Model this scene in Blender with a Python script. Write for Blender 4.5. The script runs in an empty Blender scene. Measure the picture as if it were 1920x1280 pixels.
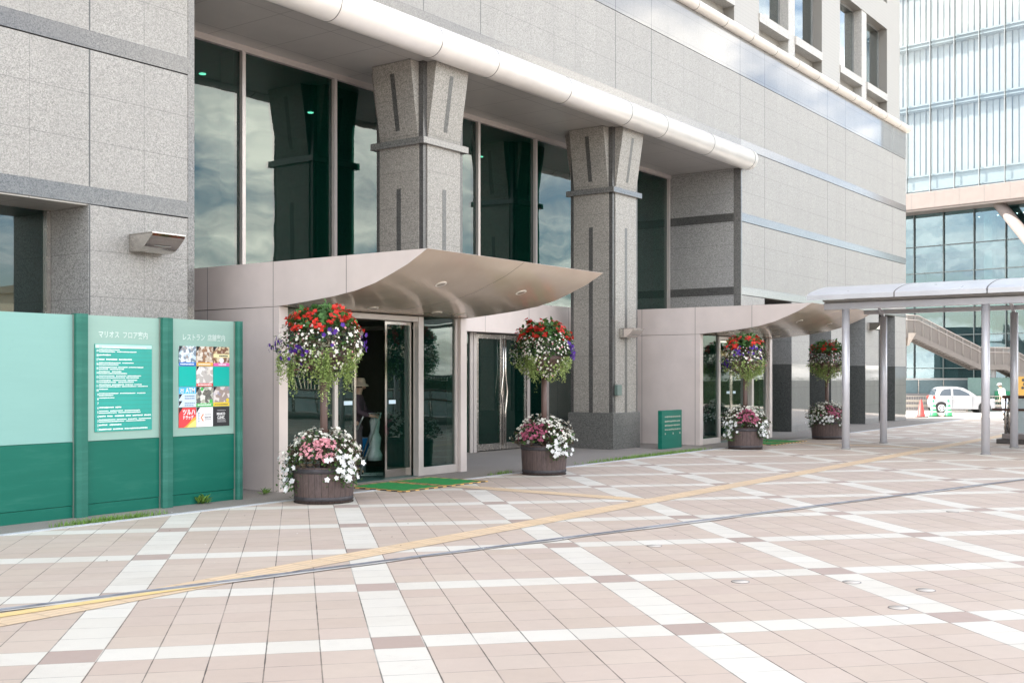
import bpy, bmesh, math, random
from mathutils import Vector, Matrix

S = bpy.context.scene
COL = S.collection
R_ = math.radians

# ------------------------------------------------------------------ camera
# world: X runs along the facade (to the right), Y into the building, metres
YAW = 36.02
cam_d = bpy.data.cameras.new("camera")
cam = bpy.data.objects.new("camera", cam_d)
COL.objects.link(cam)
cam.location = (0, 0, 1.6)
cam.rotation_euler = (R_(90), 0, R_(YAW - 90))
cam_d.sensor_width = 36
cam_d.lens = 2099.4 / 1920 * 36
cam_d.shift_y = 64 / 1920
cam_d.clip_start = 0.05
cam_d.clip_end = 2000
S.camera = cam

# ------------------------------------------------------------------ sky and sun
SUN_EL = R_(52)
SUN_FROM = math.atan2(0.81, -0.58)          # direction the light comes from (angle from +X)
S.view_settings.view_transform = 'Standard'
S.view_settings.look = 'None'
S.view_settings.gamma = 1
S.view_settings.exposure = 1.60
S.cycles.use_denoising = True
S.cycles.max_bounces = 10
S.cycles.diffuse_bounces = 4
S.cycles.glossy_bounces = 5
S.cycles.transmission_bounces = 6
S.cycles.transparent_max_bounces = 16
S.cycles.caustics_reflective = False
S.cycles.caustics_refractive = False

W = bpy.data.worlds.new("World")
S.world = W
W.use_nodes = True
wt = W.node_tree
wn, wl = wt.nodes, wt.links
bg = wn["Background"]
sky = wn.new("ShaderNodeTexSky")
sky.sky_type = 'NISHITA'
sky.sun_disc = False
sky.sun_elevation = SUN_EL
sky.sun_rotation = math.pi / 2 - SUN_FROM
sky.air_density = 1.0
sky.dust_density = 1.6
tc = wn.new("ShaderNodeTexCoord")
sep = wn.new("ShaderNodeSeparateXYZ")
wl.new(tc.outputs["Generated"], sep.inputs[0])


def wmath(op, a, b=None, clamp=False):
    n = wn.new("ShaderNodeMath")
    n.operation = op
    n.use_clamp = clamp
    for i, v in enumerate((a, b)):
        if v is None:
            continue
        if isinstance(v, (int, float)):
            n.inputs[i].default_value = v
        else:
            wl.new(v, n.inputs[i])
    return n.outputs[0]


zz = wmath('ADD', wmath('MAXIMUM', sep.outputs[2], 0.0), 0.22)
comb = wn.new("ShaderNodeCombineXYZ")
wl.new(wmath('DIVIDE', sep.outputs[0], zz), comb.inputs[0])
wl.new(wmath('DIVIDE', sep.outputs[1], zz), comb.inputs[1])


def wnoise(scale, detail, rough, off):
    mp = wn.new("ShaderNodeMapping")
    mp.inputs["Location"].default_value = off
    wl.new(comb.outputs[0], mp.inputs[0])
    n = wn.new("ShaderNodeTexNoise")
    n.inputs["Scale"].default_value = scale
    n.inputs["Detail"].default_value = detail
    n.inputs["Roughness"].default_value = rough
    wl.new(mp.outputs[0], n.inputs["Vector"])
    return n.outputs[0]


cl = wn.new("ShaderNodeMapRange")
cl.inputs[1].default_value = 0.455
cl.inputs[2].default_value = 0.575
wl.new(wnoise(1.0, 9, 0.60, (3.7, 6.9, 0)), cl.inputs[0])
sh = wn.new("ShaderNodeValToRGB")
sh.color_ramp.elements[0].position = 0.34
sh.color_ramp.elements[0].color = (3.8, 4.4, 5.2, 1)
sh.color_ramp.elements[1].position = 0.66
sh.color_ramp.elements[1].color = (20.0, 18.8, 16.8, 1)
wl.new(wnoise(1.7, 9, 0.64, (9.2, 1.4, 0)), sh.inputs[0])
mx = wn.new("ShaderNodeMix")
mx.data_type = 'RGBA'
wl.new(cl.outputs[0], mx.inputs[0])
wl.new(sky.outputs[0], mx.inputs[6])
wl.new(sh.outputs[0], mx.inputs[7])
wl.new(mx.outputs[2], bg.inputs[0])
bg.inputs[1].default_value = 0.15

sun_d = bpy.data.lights.new("sun", 'SUN')
sun_d.energy = 4.6
sun_d.angle = R_(0.5)
sun_d.color = (1.0, 0.95, 0.88)
sun = bpy.data.objects.new("sun", sun_d)
COL.objects.link(sun)
sd = Vector((math.cos(SUN_FROM) * math.cos(SUN_EL), math.sin(SUN_FROM) * math.cos(SUN_EL), math.sin(SUN_EL)))
sun.rotation_euler = sd.to_track_quat('Z', 'Y').to_euler()
sun.location = (20, 30, 90)

# ------------------------------------------------------------------ helpers
FWD = Vector((math.cos(R_(YAW)), math.sin(R_(YAW)), 0))
RGT = Vector((math.sin(R_(YAW)), -math.cos(R_(YAW)), 0))


def RF(r, f, z=0.0):
    """a street-side point given metres right of / ahead of the plaza's origin"""
    v = RGT * r + FWD * f
    return Vector((v.x, v.y, z))


class MB:
    def __init__(s):
        s.v, s.f, s.sm, s.isl = [], [], [], []

    def mark(s):
        k = (len(s.v), len(s.f))
        if not s.isl or s.isl[-1] != k:
            s.isl.append(k)

    def add(s, vs, fs, smooth=False):
        s.mark()
        b = len(s.v)
        s.v += [tuple(v) for v in vs]
        for f in fs:
            s.f.append(tuple(i + b for i in f))
            s.sm.append(smooth)
        return s

    def box(s, x0, x1, y0, y1, z0, z1):
        x0, x1 = min(x0, x1), max(x0, x1)
        y0, y1 = min(y0, y1), max(y0, y1)
        z0, z1 = min(z0, z1), max(z0, z1)
        return s.add([(x0, y0, z0), (x1, y0, z0), (x1, y1, z0), (x0, y1, z0),
                      (x0, y0, z1), (x1, y0, z1), (x1, y1, z1), (x0, y1, z1)],
                     [(0, 3, 2, 1), (4, 5, 6, 7), (0, 1, 5, 4), (1, 2, 6, 5), (2, 3, 7, 6), (3, 0, 4, 7)])

    def obox(s, o, ax, ay, az):
        """box from corner o with edge vectors"""
        o, ax, ay, az = Vector(o), Vector(ax), Vector(ay), Vector(az)
        p = [o, o + ax, o + ax + ay, o + ay, o + az, o + ax + az, o + ax + ay + az, o + ay + az]
        fs = [(0, 3, 2, 1), (4, 5, 6, 7), (0, 1, 5, 4), (1, 2, 6, 5), (2, 3, 7, 6), (3, 0, 4, 7)]
        if ax.cross(ay).dot(az) < 0:
            fs = [f[::-1] for f in fs]
        return s.add(p, fs)

    def poly(s, pts):
        return s.add(pts, [tuple(range(len(pts)))])

    def prism(s, prof, p0, p1, ua, va, smooth=False):
        """profile (u,v) list swept from p0 to p1, u along ua, v along va; capped"""
        p0, p1, ua, va = Vector(p0), Vector(p1), Vector(ua), Vector(va)
        n = len(prof)
        vs = [p0 + ua * a + va * b for a, b in prof] + [p1 + ua * a + va * b for a, b in prof]
        b = len(s.v)
        s.add(vs, [])
        flip = ua.cross(va).dot(p1 - p0) < 0
        for i in range(n):
            j = (i + 1) % n
            f = (b + i, b + j, b + n + j, b + n + i)
            s.f.append(f[::-1] if flip else f)
            s.sm.append(smooth)
        c0, c1 = tuple(b + i for i in range(n)), tuple(b + n + i for i in range(n))
        s.f += [c0 if flip else c0[::-1], c1[::-1] if flip else c1]
        s.sm += [False, False]
        return s

    def tube(s, pts, r, seg=8, cap=True, r1=None):
        pts = [Vector(p) for p in pts]
        n = len(pts)
        rings = []
        for i, p in enumerate(pts):
            d = (pts[min(i + 1, n - 1)] - pts[max(i - 1, 0)]).normalized()
            up = Vector((0, 0, 1)) if abs(d.z) < 0.95 else Vector((1, 0, 0))
            a = d.cross(up).normalized()
            b = a.cross(d)
            rr = r if r1 is None else r + (r1 - r) * i / max(1, n - 1)
            rings.append([p + (a * math.cos(t) + b * math.sin(t)) * rr for t in [2 * math.pi * k / seg for k in range(seg)]])
        s.mark()
        b0 = len(s.v)
        for rg in rings:
            s.v += [tuple(p) for p in rg]
        for i in range(n - 1):
            for k in range(seg):
                k2 = (k + 1) % seg
                s.f.append((b0 + i * seg + k, b0 + (i + 1) * seg + k, b0 + (i + 1) * seg + k2, b0 + i * seg + k2))
                s.sm.append(True)
        if cap:
            s.f.append(tuple(b0 + k for k in range(seg)))
            s.f.append(tuple(b0 + (n - 1) * seg + k for k in reversed(range(seg))))
            s.sm += [False, False]
        return s

    def lathe(s, prof, seg=24, c=(0, 0, 0), smooth=True, sx=1.0, sy=1.0):
        s.mark()
        b0 = len(s.v)
        n = len(prof)
        for r, z in prof:
            for k in range(seg):
                t = 2 * math.pi * k / seg
                s.v.append((c[0] + r * sx * math.cos(t), c[1] + r * sy * math.sin(t), c[2] + z))
        for i in range(n - 1):
            for k in range(seg):
                k2 = (k + 1) % seg
                s.f.append((b0 + i * seg + k, b0 + i * seg + k2, b0 + (i + 1) * seg + k2, b0 + (i + 1) * seg + k))
                s.sm.append(smooth)
        if prof[0][0] > 1e-4:
            s.f.append(tuple(b0 + k for k in reversed(range(seg)))); s.sm.append(False)
        if prof[-1][0] > 1e-4:
            s.f.append(tuple(b0 + (n - 1) * seg + k for k in range(seg))); s.sm.append(False)
        return s

    def disc(s, c, nrm, r, seg=16, h=0.0):
        nrm = Vector(nrm).normalized()
        up = Vector((0, 0, 1)) if abs(nrm.z) < 0.9 else Vector((1, 0, 0))
        a = nrm.cross(up).normalized()
        b = nrm.cross(a)
        c = Vector(c)
        return s.tube([c, c + nrm * max(h, 0.001)], r, seg)

    def each(s, name, m, parent=None, bevel=0.0):
        """one object per primitive"""
        out = []
        ends = s.isl[1:] + [(len(s.v), len(s.f))]
        for (v0, f0), (v1, f1) in zip(s.isl, ends):
            b = MB()
            b.v = s.v[v0:v1]
            b.f = [tuple(i - v0 for i in f) for f in s.f[f0:f1]]
            b.sm = s.sm[f0:f1]
            out.append(b.build(name, m, parent, bevel))
        return out

    def build(s, name, m, parent=None, bevel=0.0, origin=None, weld=False):
        o0 = Vector(origin) if origin is not None else (Vector(parent['_o']) if parent is not None else None)
        if o0 is None:
            xs = [v[0] for v in s.v]; ys = [v[1] for v in s.v]; zs = [v[2] for v in s.v]
            o0 = Vector(((min(xs) + max(xs)) / 2, (min(ys) + max(ys)) / 2, min(zs)))
        me = bpy.data.meshes.new(name)
        me.from_pydata([(v[0] - o0.x, v[1] - o0.y, v[2] - o0.z) for v in s.v], [], s.f)
        me.polygons.foreach_set("use_smooth", s.sm)
        if m is not None:
            me.materials.append(m)
        me.update()
        o = bpy.data.objects.new(name, me)
        COL.objects.link(o)
        o['_o'] = tuple(o0)
        if parent is not None:
            o.parent = parent
        else:
            o.location = o0
        if bevel:
            b = o.modifiers.new("bevel", 'BEVEL')
            b.width = bevel
            b.segments = 2
            b.limit_method = 'ANGLE'
            b.angle_limit = R_(40)
            b.harden_normals = True
        return o


def tag(o, label=None, cat=None, group=None, kind=None):
    if label: o['label'] = label
    if cat: o['category'] = cat
    if group: o['group'] = group
    if kind: o['kind'] = kind
    return o


def thing(name, label, cat, loc, group=None, kind=None):
    o = bpy.data.objects.new(name, None)
    o.empty_display_size = 0.2
    COL.objects.link(o)
    o.location = loc
    o['_o'] = tuple(loc)
    return tag(o, label, cat, group, kind)


def copy_tree(o, parent=None, delta=None):
    c = o.copy()
    COL.objects.link(c)
    if parent is not None:
        c.parent = parent
    elif delta is not None:
        c.location = Vector(o.location) + Vector(delta)
    for ch in [k for k in o.children]:
        copy_tree(ch, c)
    return c


# ------------------------------------------------------------------ materials
class NT:
    def __init__(s, name):
        s.m = bpy.data.materials.new(name)
        s.m.use_nodes = True
        s.t = s.m.node_tree
        s.b = s.t.nodes["Principled BSDF"]
        s.out = s.t.nodes["Material Output"]

    def n(s, typ):
        return s.t.nodes.new(typ)

    def l(s, a, b):
        s.t.links.new(a, b)

    def put(s, sock, v):
        if hasattr(v, 'links') or hasattr(v, 'is_linked'):
            s.l(v, sock)
        elif isinstance(v, tuple) and len(v) == 3 and sock.type == 'RGBA':
            sock.default_value = (*v, 1)
        else:
            sock.default_value = v

    def math(s, op, a, b=None, c=None, clamp=False):
        n = s.n("ShaderNodeMath")
        n.operation = op
        n.use_clamp = clamp
        for i, v in enumerate((a, b, c)):
            if v is not None:
                s.put(n.inputs[i], v)
        return n.outputs[0]

    def mix(s, f, a, b):
        n = s.n("ShaderNodeMix")
        n.data_type = 'RGBA'
        s.put(n.inputs[0], f)
        s.put(n.inputs[6], a)
        s.put(n.inputs[7], b)
        return n.outputs[2]

    def pos(s):
        return s.n("ShaderNodeNewGeometry").outputs["Position"]

    def obj(s):
        return s.n("ShaderNodeTexCoord").outputs["Object"]

    def xyz(s, v):
        n = s.n("ShaderNodeSeparateXYZ")
        s.l(v, n.inputs[0])
        return n.outputs[0], n.outputs[1], n.outputs[2]

    def vec(s, x, y, z=0.0):
        n = s.n("ShaderNodeCombineXYZ")
        for i, v in enumerate((x, y, z)):
            s.put(n.inputs[i], v)
        return n.outputs[0]

    def noise(s, v, scale, detail=2, rough=0.5):
        n = s.n("ShaderNodeTexNoise")
        n.inputs["Scale"].default_value = scale
        n.inputs["Detail"].default_value = detail
        n.inputs["Roughness"].default_value = rough
        if v is not None:
            s.l(v, n.inputs["Vector"])
        return n.outputs[0]

    def voro(s, v, scale):
        n = s.n("ShaderNodeTexVoronoi")
        n.inputs["Scale"].default_value = scale
        s.l(v, n.inputs["Vector"])
        return n.outputs["Color"]

    def white(s, v):
        n = s.n("ShaderNodeTexWhiteNoise")
        n.noise_dimensions = '3D'
        s.l(v, n.inputs[0])
        return n.outputs[0]

    def rng(s, v, a, b, c=0.0, d=1.0):
        n = s.n("ShaderNodeMapRange")
        s.put(n.inputs[0], v)
        for i, x in enumerate((a, b, c, d)):
            s.put(n.inputs[i + 1], x)
        return n.outputs[0]

    def line(s, c, period, phase, width):
        """1 on lines at phase + k*period"""
        u = s.math('SUBTRACT', c, phase - period / 2)
        u = s.math('FLOORED_MODULO', u, period)
        u = s.math('ABSOLUTE', s.math('SUBTRACT', u, period / 2))
        return s.math('LESS_THAN', u, width / 2)

    def bump(s, h, strength=0.3, dist=0.01):
        n = s.n("ShaderNodeBump")
        n.inputs["Strength"].default_value = strength
        n.inputs["Distance"].default_value = dist
        s.l(h, n.inputs["Height"])
        s.l(n.outputs[0], s.b.inputs["Normal"])

    def set(s, **k):
        for a, v in k.items():
            s.put(s.b.inputs[{'color': 'Base Color', 'rough': 'Roughness', 'metal': 'Metallic', 'spec': 'Specular IOR Level',
                              'ior': 'IOR', 'alpha': 'Alpha', 'ecol': 'Emission Color', 'estr': 'Emission Strength',
                              'coat': 'Coat Weight', 'sub': 'Subsurface Weight'}[a]], v)
        return s.m


def simple(name, col, rough=0.5, metal=0.0, var=0.08, scale=6.0, spec=0.5, fine=0.0):
    t = NT(name)
    o = t.obj()
    f = t.noise(o, scale, 4, 0.6)
    a = tuple(c * (1 - var) for c in col)
    b = tuple(min(1, c * (1 + var)) for c in col)
    c = t.mix(t.rng(f, 0.3, 0.7), a, b)
    if fine:
        g = t.noise(o, 140, 2, 0.7)
        c = t.mix(t.rng(g, 0.3, 0.7, 0, fine), c, tuple(x * 0.6 for x in col))
    t.set(color=c, rough=t.rng(t.noise(o, scale * 2.3, 3), 0.3, 0.7, max(0.02, rough * 0.85), min(1, rough * 1.15)), metal=metal, spec=spec)
    return t.m


AX = 8.87           # first bay axis along the facade
BAY = 6.3
PAN = BAY / 8


def granite(name, lo, hi, rough, panel=True, spec=0.5, vjoint=True, coarse=1.0, jz=(3.92, 0.567, 1.91)):
    """speckled granite; panel joints by world position"""
    t = NT(name)
    p = t.pos()
    x, y, z = t.xyz(p)
    n1 = t.noise(p, 66 * coarse, 2, 0.65)
    v1 = t.xyz(t.voro(p, 105 * coarse))[0]
    v2 = t.xyz(t.voro(p, 52 * coarse))[1]
    f = t.math('ADD', t.math('MULTIPLY', n1, 0.45), t.math('ADD', t.math('MULTIPLY', v1, 0.38), t.math('MULTIPLY', v2, 0.22)))
    f = t.rng(f, 0.27, 0.78)
    c = t.mix(f, tuple(a for a in lo), tuple(b for b in hi))
    # slab to slab difference and weathering
    if panel:
        hx = t.math('FLOOR', t.math('DIVIDE', t.math('SUBTRACT', x, AX - 0.7875), PAN))
        hz = t.math('FLOOR', t.math('DIVIDE', t.math('SUBTRACT', z, 0.31), 0.6367))
        w = t.white(t.vec(hx, hz, 0.0))
        c = t.mix(t.rng(w, 0, 1, 0.0, 0.22), c, tuple(a * 0.62 for a in hi))
    st = t.noise(t.vec(t.math('MULTIPLY', x, 1.6), t.math('MULTIPLY', y, 1.6), t.math('MULTIPLY', z, 0.35)), 1.2, 5, 0.6)
    c = t.mix(t.rng(st, 0.42, 0.75, 0, 0.26), c, tuple(a * 0.55 for a in hi))
    if panel:
        jn = None
        zz_ = t.math('FLOORED_MODULO', t.math('SUBTRACT', z, jz[0]), jz[2])
        l1 = t.line(zz_, jz[1], 0.0, 0.010)
        if vjoint:
            l2 = t.line(x, PAN, AX + 0.7875 - PAN * 2, 0.009)
            jn = t.math('MAXIMUM', l1, l2)
        else:
            jn = l1
        c = t.mix(t.math('MULTIPLY', jn, 0.42), c, (0.07, 0.07, 0.07))
        if vjoint:
            s1 = t.line(x, BAY, AX + 0.7875, 0.022)
            s2 = t.line(x, BAY, AX - 0.7875, 0.022)
            c = t.mix(t.math('MULTIPLY', t.math('MAXIMUM', s1, s2), 0.8), c, (0.04, 0.045, 0.05))
    t.set(color=c, rough=rough, spec=spec)
    return t.m


def glassmat(name, tint, boost=1.0, ior=1.52, refl=(0.93, 0.97, 0.96), base=0.0, body=None, bw=0.25, wave=0.0045):
    t = NT(name)
    t.t.nodes.remove(t.b)
    ge = t.n("ShaderNodeNewGeometry")
    dt = t.n("ShaderNodeVectorMath")
    dt.operation = 'DOT_PRODUCT'
    t.l(ge.outputs["Normal"], dt.inputs[0]); t.l(ge.outputs["Incoming"], dt.inputs[1])
    ca = t.math('ABSOLUTE', dt.outputs["Value"])
    fres = t.math('ADD', 0.043, t.math('MULTIPLY', 0.957, t.math('POWER', t.math('SUBTRACT', 1.0, ca, clamp=True), 5.0)))
    tr = t.n("ShaderNodeBsdfTransparent")
    tr.inputs[0].default_value = (*tint, 1)
    gl = t.n("ShaderNodeBsdfGlossy")
    gl.inputs["Roughness"].default_value = 0.0
    gl.inputs[0].default_value = (*refl, 1)
    bp = t.n("ShaderNodeBump")
    bp.inputs["Strength"].default_value = 1.0
    bp.inputs["Distance"].default_value = wave
    t.l(t.noise(t.pos(), 0.75, 2, 0.4), bp.inputs["Height"])
    t.l(bp.outputs[0], gl.inputs["Normal"])
    ms = t.n("ShaderNodeMixShader")
    f = t.math('ADD', t.math('MULTIPLY', fres, boost), base, clamp=True)
    t.l(f, ms.inputs[0])
    if body:
        df = t.n("ShaderNodeBsdfDiffuse")
        df.inputs[0].default_value = (*body, 1)
        m2 = t.n("ShaderNodeMixShader")
        m2.inputs[0].default_value = bw
        t.l(tr.outputs[0], m2.inputs[1]); t.l(df.outputs[0], m2.inputs[2])
        t.l(m2.outputs[0], ms.inputs[1])
    else:
        t.l(tr.outputs[0], ms.inputs[1])
    t.l(gl.outputs[0], ms.inputs[2])
    t.l(ms.outputs[0], t.out.inputs[0])
    return t.m


M = {}
M['granite'] = granite('pale granite', (0.178, 0.172, 0.161), (0.425, 0.410, 0.383), 0.5)
M['granite_d'] = granite('dark granite', (0.060, 0.059, 0.057), (0.215, 0.207, 0.196), 0.13, spec=0.65, vjoint=False)
M['granite_pol'] = granite('polished granite', (0.19, 0.187, 0.18), (0.28, 0.275, 0.265), 0.03, spec=0.6, jz=(0.0, 0.63, 1.9))
M['granite_pol_shade'] = granite('polished granite with painted shade', (0.03, 0.034, 0.033), (0.13, 0.135, 0.13), 0.12, vjoint=False, jz=(0.0, 0.63, 1.9))  # darker copy of the polished granite, shade painted in for the pier sides
M['granite_pil'] = granite('pillar granite', (0.115, 0.107, 0.095), (0.43, 0.405, 0.365), 0.45, vjoint=False, jz=(0.79, 0.62, 0.62))
M['gran_plain'] = granite('inlay granite', (0.022, 0.022, 0.021), (0.125, 0.122, 0.117), 0.3, panel=False)
M['gap'] = simple('joint shadow gap', (0.02, 0.02, 0.02), 0.9)


def panelmat(name, col, rough, metal, lines, var=0.05, spec=0.5, aniso=0.0):
    """metal cladding with fine joints, lines = [(axis, period, phase, width)] in object space"""
    t = NT(name)
    o = t.obj()
    c3 = t.xyz(o)
    f = t.noise(o, 2.2, 4, 0.55)
    c = t.mix(t.rng(f, 0.3, 0.7), tuple(a * (1 - var) for a in col), tuple(a * (1 + var) for a in col))
    jn = None
    for ax, per, ph, w in lines:
        li = t.line(c3[ax], per, ph, w)
        jn = li if jn is None else t.math('MAXIMUM', jn, li)
    if jn is not None:
        c = t.mix(t.math('MULTIPLY', jn, 0.75), c, (0.06, 0.055, 0.05))
    t.set(color=c, rough=t.rng(f, 0.3, 0.7, rough * 0.95, rough * 1.05), metal=metal, spec=spec)
    return t.m


M['soffit'] = panelmat('soffit panels', (0.46, 0.44, 0.41), 0.38, 0.15, [(0, BAY / 6, 0.1, 0.010), (1, 1.3, 0.35, 0.010)])
M['tube'] = panelmat('satin metal tube', (0.80, 0.765, 0.72), 0.36, 0.35, [])
M['tube_up'] = panelmat('cream metal tube', (0.80, 0.735, 0.66), 0.4, 0.1, [])
M['ring'] = simple('tube joint', (0.16, 0.15, 0.14), 0.6)
M['porch'] = panelmat('beige metal cladding', (0.64, 0.565, 0.535), 0.42, 0.1, [(1, 1.4, -1.28, 0.012)])
M['porch_sof'] = panelmat('satin soffit metal', (0.76, 0.64, 0.53), 0.215, 0.45, [(0, 50.0, 0.0, 0.012)])
M['beam'] = panelmat('beige beam cladding', (0.64, 0.565, 0.535), 0.42, 0.1, [(0, 1.575, 0.2, 0.012)])
M['alu'] = simple('beige aluminium', (0.52, 0.475, 0.45), 0.38, 0.35, 0.04)
M['steel'] = simple('polished stainless', (0.63, 0.60, 0.56), 0.13, 1.0, 0.05)
M['steel_br'] = simple('brushed stainless', (0.50, 0.47, 0.44), 0.25, 0.9, 0.06)
M['glass'] = glassmat('green tinted glass', (0.34, 0.58, 0.50), 1.7, body=(0.005, 0.034, 0.027), bw=0.25)
M['glass_up'] = glassmat('green tinted tall glass', (0.20, 0.46, 0.38), 1.65, body=(0.004, 0.036, 0.028), bw=0.2, wave=0.008)
M['glass_edge'] = simple('glass edge', (0.05, 0.42, 0.32), 0.2)
M['lobby'] = simple('dark lobby wall', (0.10, 0.25, 0.20), 0.6)
M['lobby_f'] = simple('lobby floor', (0.10, 0.12, 0.11), 0.25)
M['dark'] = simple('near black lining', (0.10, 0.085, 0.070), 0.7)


def tilewall():
    t = NT('small white wall tile')
    x, y, z = t.xyz(t.pos())
    j = t.math('MAXIMUM', t.math('MAXIMUM', t.line(x, 0.10, 0, 0.008), t.line(y, 0.10, 0, 0.008)), t.line(z, 0.10, 0, 0.008))
    c = t.mix(t.math('MULTIPLY', j, 0.55), (0.335, 0.318, 0.288), (0.17, 0.16, 0.145))
    w = t.white(t.vec(t.math('FLOOR', t.math('MULTIPLY', x, 10)), t.math('FLOOR', t.math('MULTIPLY', y, 10)), t.math('FLOOR', t.math('MULTIPLY', z, 10))))
    c = t.mix(t.math('MULTIPLY', w, 0.10), c, (0.28, 0.27, 0.25))
    t.set(color=c, rough=0.35)
    return t.m


M['tile'] = tilewall()
# ================================================================== ground
PX, PY = 0.30953, 0.29718
TA = R_(10.8755)
# tile grid axes in the world
TU = (RGT * math.cos(TA) + FWD * math.sin(TA))
TV = (-RGT * math.sin(TA) + FWD * math.cos(TA))
TO = TU * (-0.88357 * 1.6) + TV * (4.12048 * 1.6)


def plaza_mat():
    t = NT('plaza paving tiles')
    x, y, z = t.xyz(t.obj())
    u = t.math('DIVIDE', x, PX)
    v = t.math('DIVIDE', y, PY)
    cm = t.math('LESS_THAN', t.math('FLOORED_MODULO', t.math('ADD', u, 0.01), 6.0), 0.99)
    rm = t.math('LESS_THAN', t.math('FLOORED_MODULO', v, 6.0), 1.0)
    iu, iv = t.math('FLOOR', u), t.math('FLOOR', v)
    w = t.white(t.vec(iu, iv, 0.0))
    w2 = t.white(t.vec(iv, iu, 3.0))
    o = t.obj()
    pink = t.mix(w, (0.515, 0.417, 0.341), (0.570, 0.476, 0.398))
    pink = t.mix(t.math('MULTIPLY', w2, 0.35), pink, (0.54, 0.43, 0.385))
    wht = t.mix(w, (0.655, 0.618, 0.545), (0.715, 0.683, 0.615))
    brn = t.mix(w, (0.39, 0.30, 0.255), (0.45, 0.35, 0.305))
    c = t.mix(t.math('MAXIMUM', cm, rm), pink, wht)
    c = t.mix(t.math('MULTIPLY', cm, rm), c, brn)
    g = t.noise(o, 190, 2, 0.7)
    c = t.mix(t.rng(g, 0.35, 0.75, 0, 0.20), c, (0.30, 0.25, 0.22))
    st = t.noise(o, 0.55, 5, 0.62)
    c = t.mix(t.rng(st, 0.45, 0.72, 0, 0.17), c, (0.36, 0.30, 0.26))
    st2 = t.noise(o, 3.2, 5, 0.7)
    c = t.mix(t.rng(st2, 0.52, 0.75, 0, 0.14), c, (0.38, 0.33, 0.29))
    gum = t.n("ShaderNodeTexVoronoi")
    gum.inputs["Scale"].default_value = 1.15
    t.l(o, gum.inputs["Vector"])
    gd = t.math('LESS_THAN', t.math('ADD', gum.outputs["Distance"], t.math('MULTIPLY', t.noise(o, 30, 2), 0.02)), 0.030)
    gsel = t.math('GREATER_THAN', t.xyz(gum.outputs["Color"])[0], 0.55)
    c = t.mix(t.math('MULTIPLY', t.math('MULTIPLY', gd, gsel), 0.42), c, (0.16, 0.14, 0.125))
    sp = t.noise(o, 5.5, 6, 0.8)
    c = t.mix(t.rng(sp, 0.60, 0.74, 0, 0.20), c, (0.30, 0.25, 0.21))
    # joints: open along the long lines, tight across
    wob = t.math('MULTIPLY', t.math('SUBTRACT', t.noise(o, 9.0, 3), 0.5), 0.006)
    du = t.math('MULTIPLY', t.math('ABSOLUTE', t.math('SUBTRACT', t.math('FRACT', t.math('ADD', u, 0.5)), 0.5)), PX)
    dv = t.math('MULTIPLY', t.math('ABSOLUTE', t.math('SUBTRACT', t.math('FRACT', t.math('ADD', v, 0.5)), 0.5)), PY)
    ju = t.math('LESS_THAN', t.math('ADD', du, wob), 0.0038)
    jv = t.math('LESS_THAN', t.math('ADD', dv, wob), 0.0034)
    jn = t.rng(t.noise(o, 1.3, 3), 0.33, 0.60, 0.35, 0.88)
    c = t.mix(t.math('MULTIPLY', ju, jn), c, (0.055, 0.047, 0.042))
    jn2 = t.rng(t.noise(o, 2.1, 3), 0.33, 0.62, 0.22, 0.72)
    c = t.mix(t.math('MULTIPLY', jv, jn2), c, (0.12, 0.10, 0.088))
    t.set(color=c, rough=t.rng(st2, 0.3, 0.7, 0.5, 0.72), spec=0.35)
    h = t.math('SUBTRACT', 1.0, t.math('MAXIMUM', ju, jv))
    hh = t.math('ADD', t.math('MULTIPLY', h, 0.8), t.math('MULTIPLY', t.math('ADD', t.math('MULTIPLY', w, 0.3), g), 0.25))
    t.bump(hh, 0.25, 0.004)
    return t.m


def local_sheet(name, pts, m, z=0.0):
    """flat sheet whose object axes follow the tile grid"""
    me = bpy.data.meshes.new(name)
    vs = []
    for p in pts:
        d = Vector((p[0], p[1], 0)) - TO
        vs.append((d.dot(TU), d.dot(TV), 0))
    me.from_pydata(vs, [], [tuple(range(len(vs)))])
    me.materials.append(m)
    o = bpy.data.objects.new(name, me)
    COL.objects.link(o)
    o.location = (TO.x, TO.y, z)
    o.rotation_euler = (0, 0, math.atan2(TU.y, TU.x))
    tag(o, kind='structure')
    return o


KY = 10.70
e1, e2 = RF(13.5, 44), RF(62, 44)
ground = local_sheet('plaza_ground', [(-30, -60), (e2.x, -60), (e2.x, e2.y), (e1.x, e1.y), (e1.x, KY), (-30, KY)], plaza_mat())
ground['label'] = 'pink and white tiled plaza paving'


def asphalt(name, col):
    t = NT(name)
    p = t.pos()
    g = t.noise(p, 60, 3, 0.7)
    s = t.noise(p, 0.7, 4, 0.6)
    c = t.mix(t.rng(g, 0.3, 0.7), tuple(a * 0.75 for a in col), tuple(a * 1.25 for a in col))
    c = t.mix(t.rng(s, 0.4, 0.7, 0, 0.3), c, tuple(a * 0.7 for a in col))
    t.set(color=c, rough=0.85)
    t.bump(g, 0.3, 0.006)
    return t.m


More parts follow.
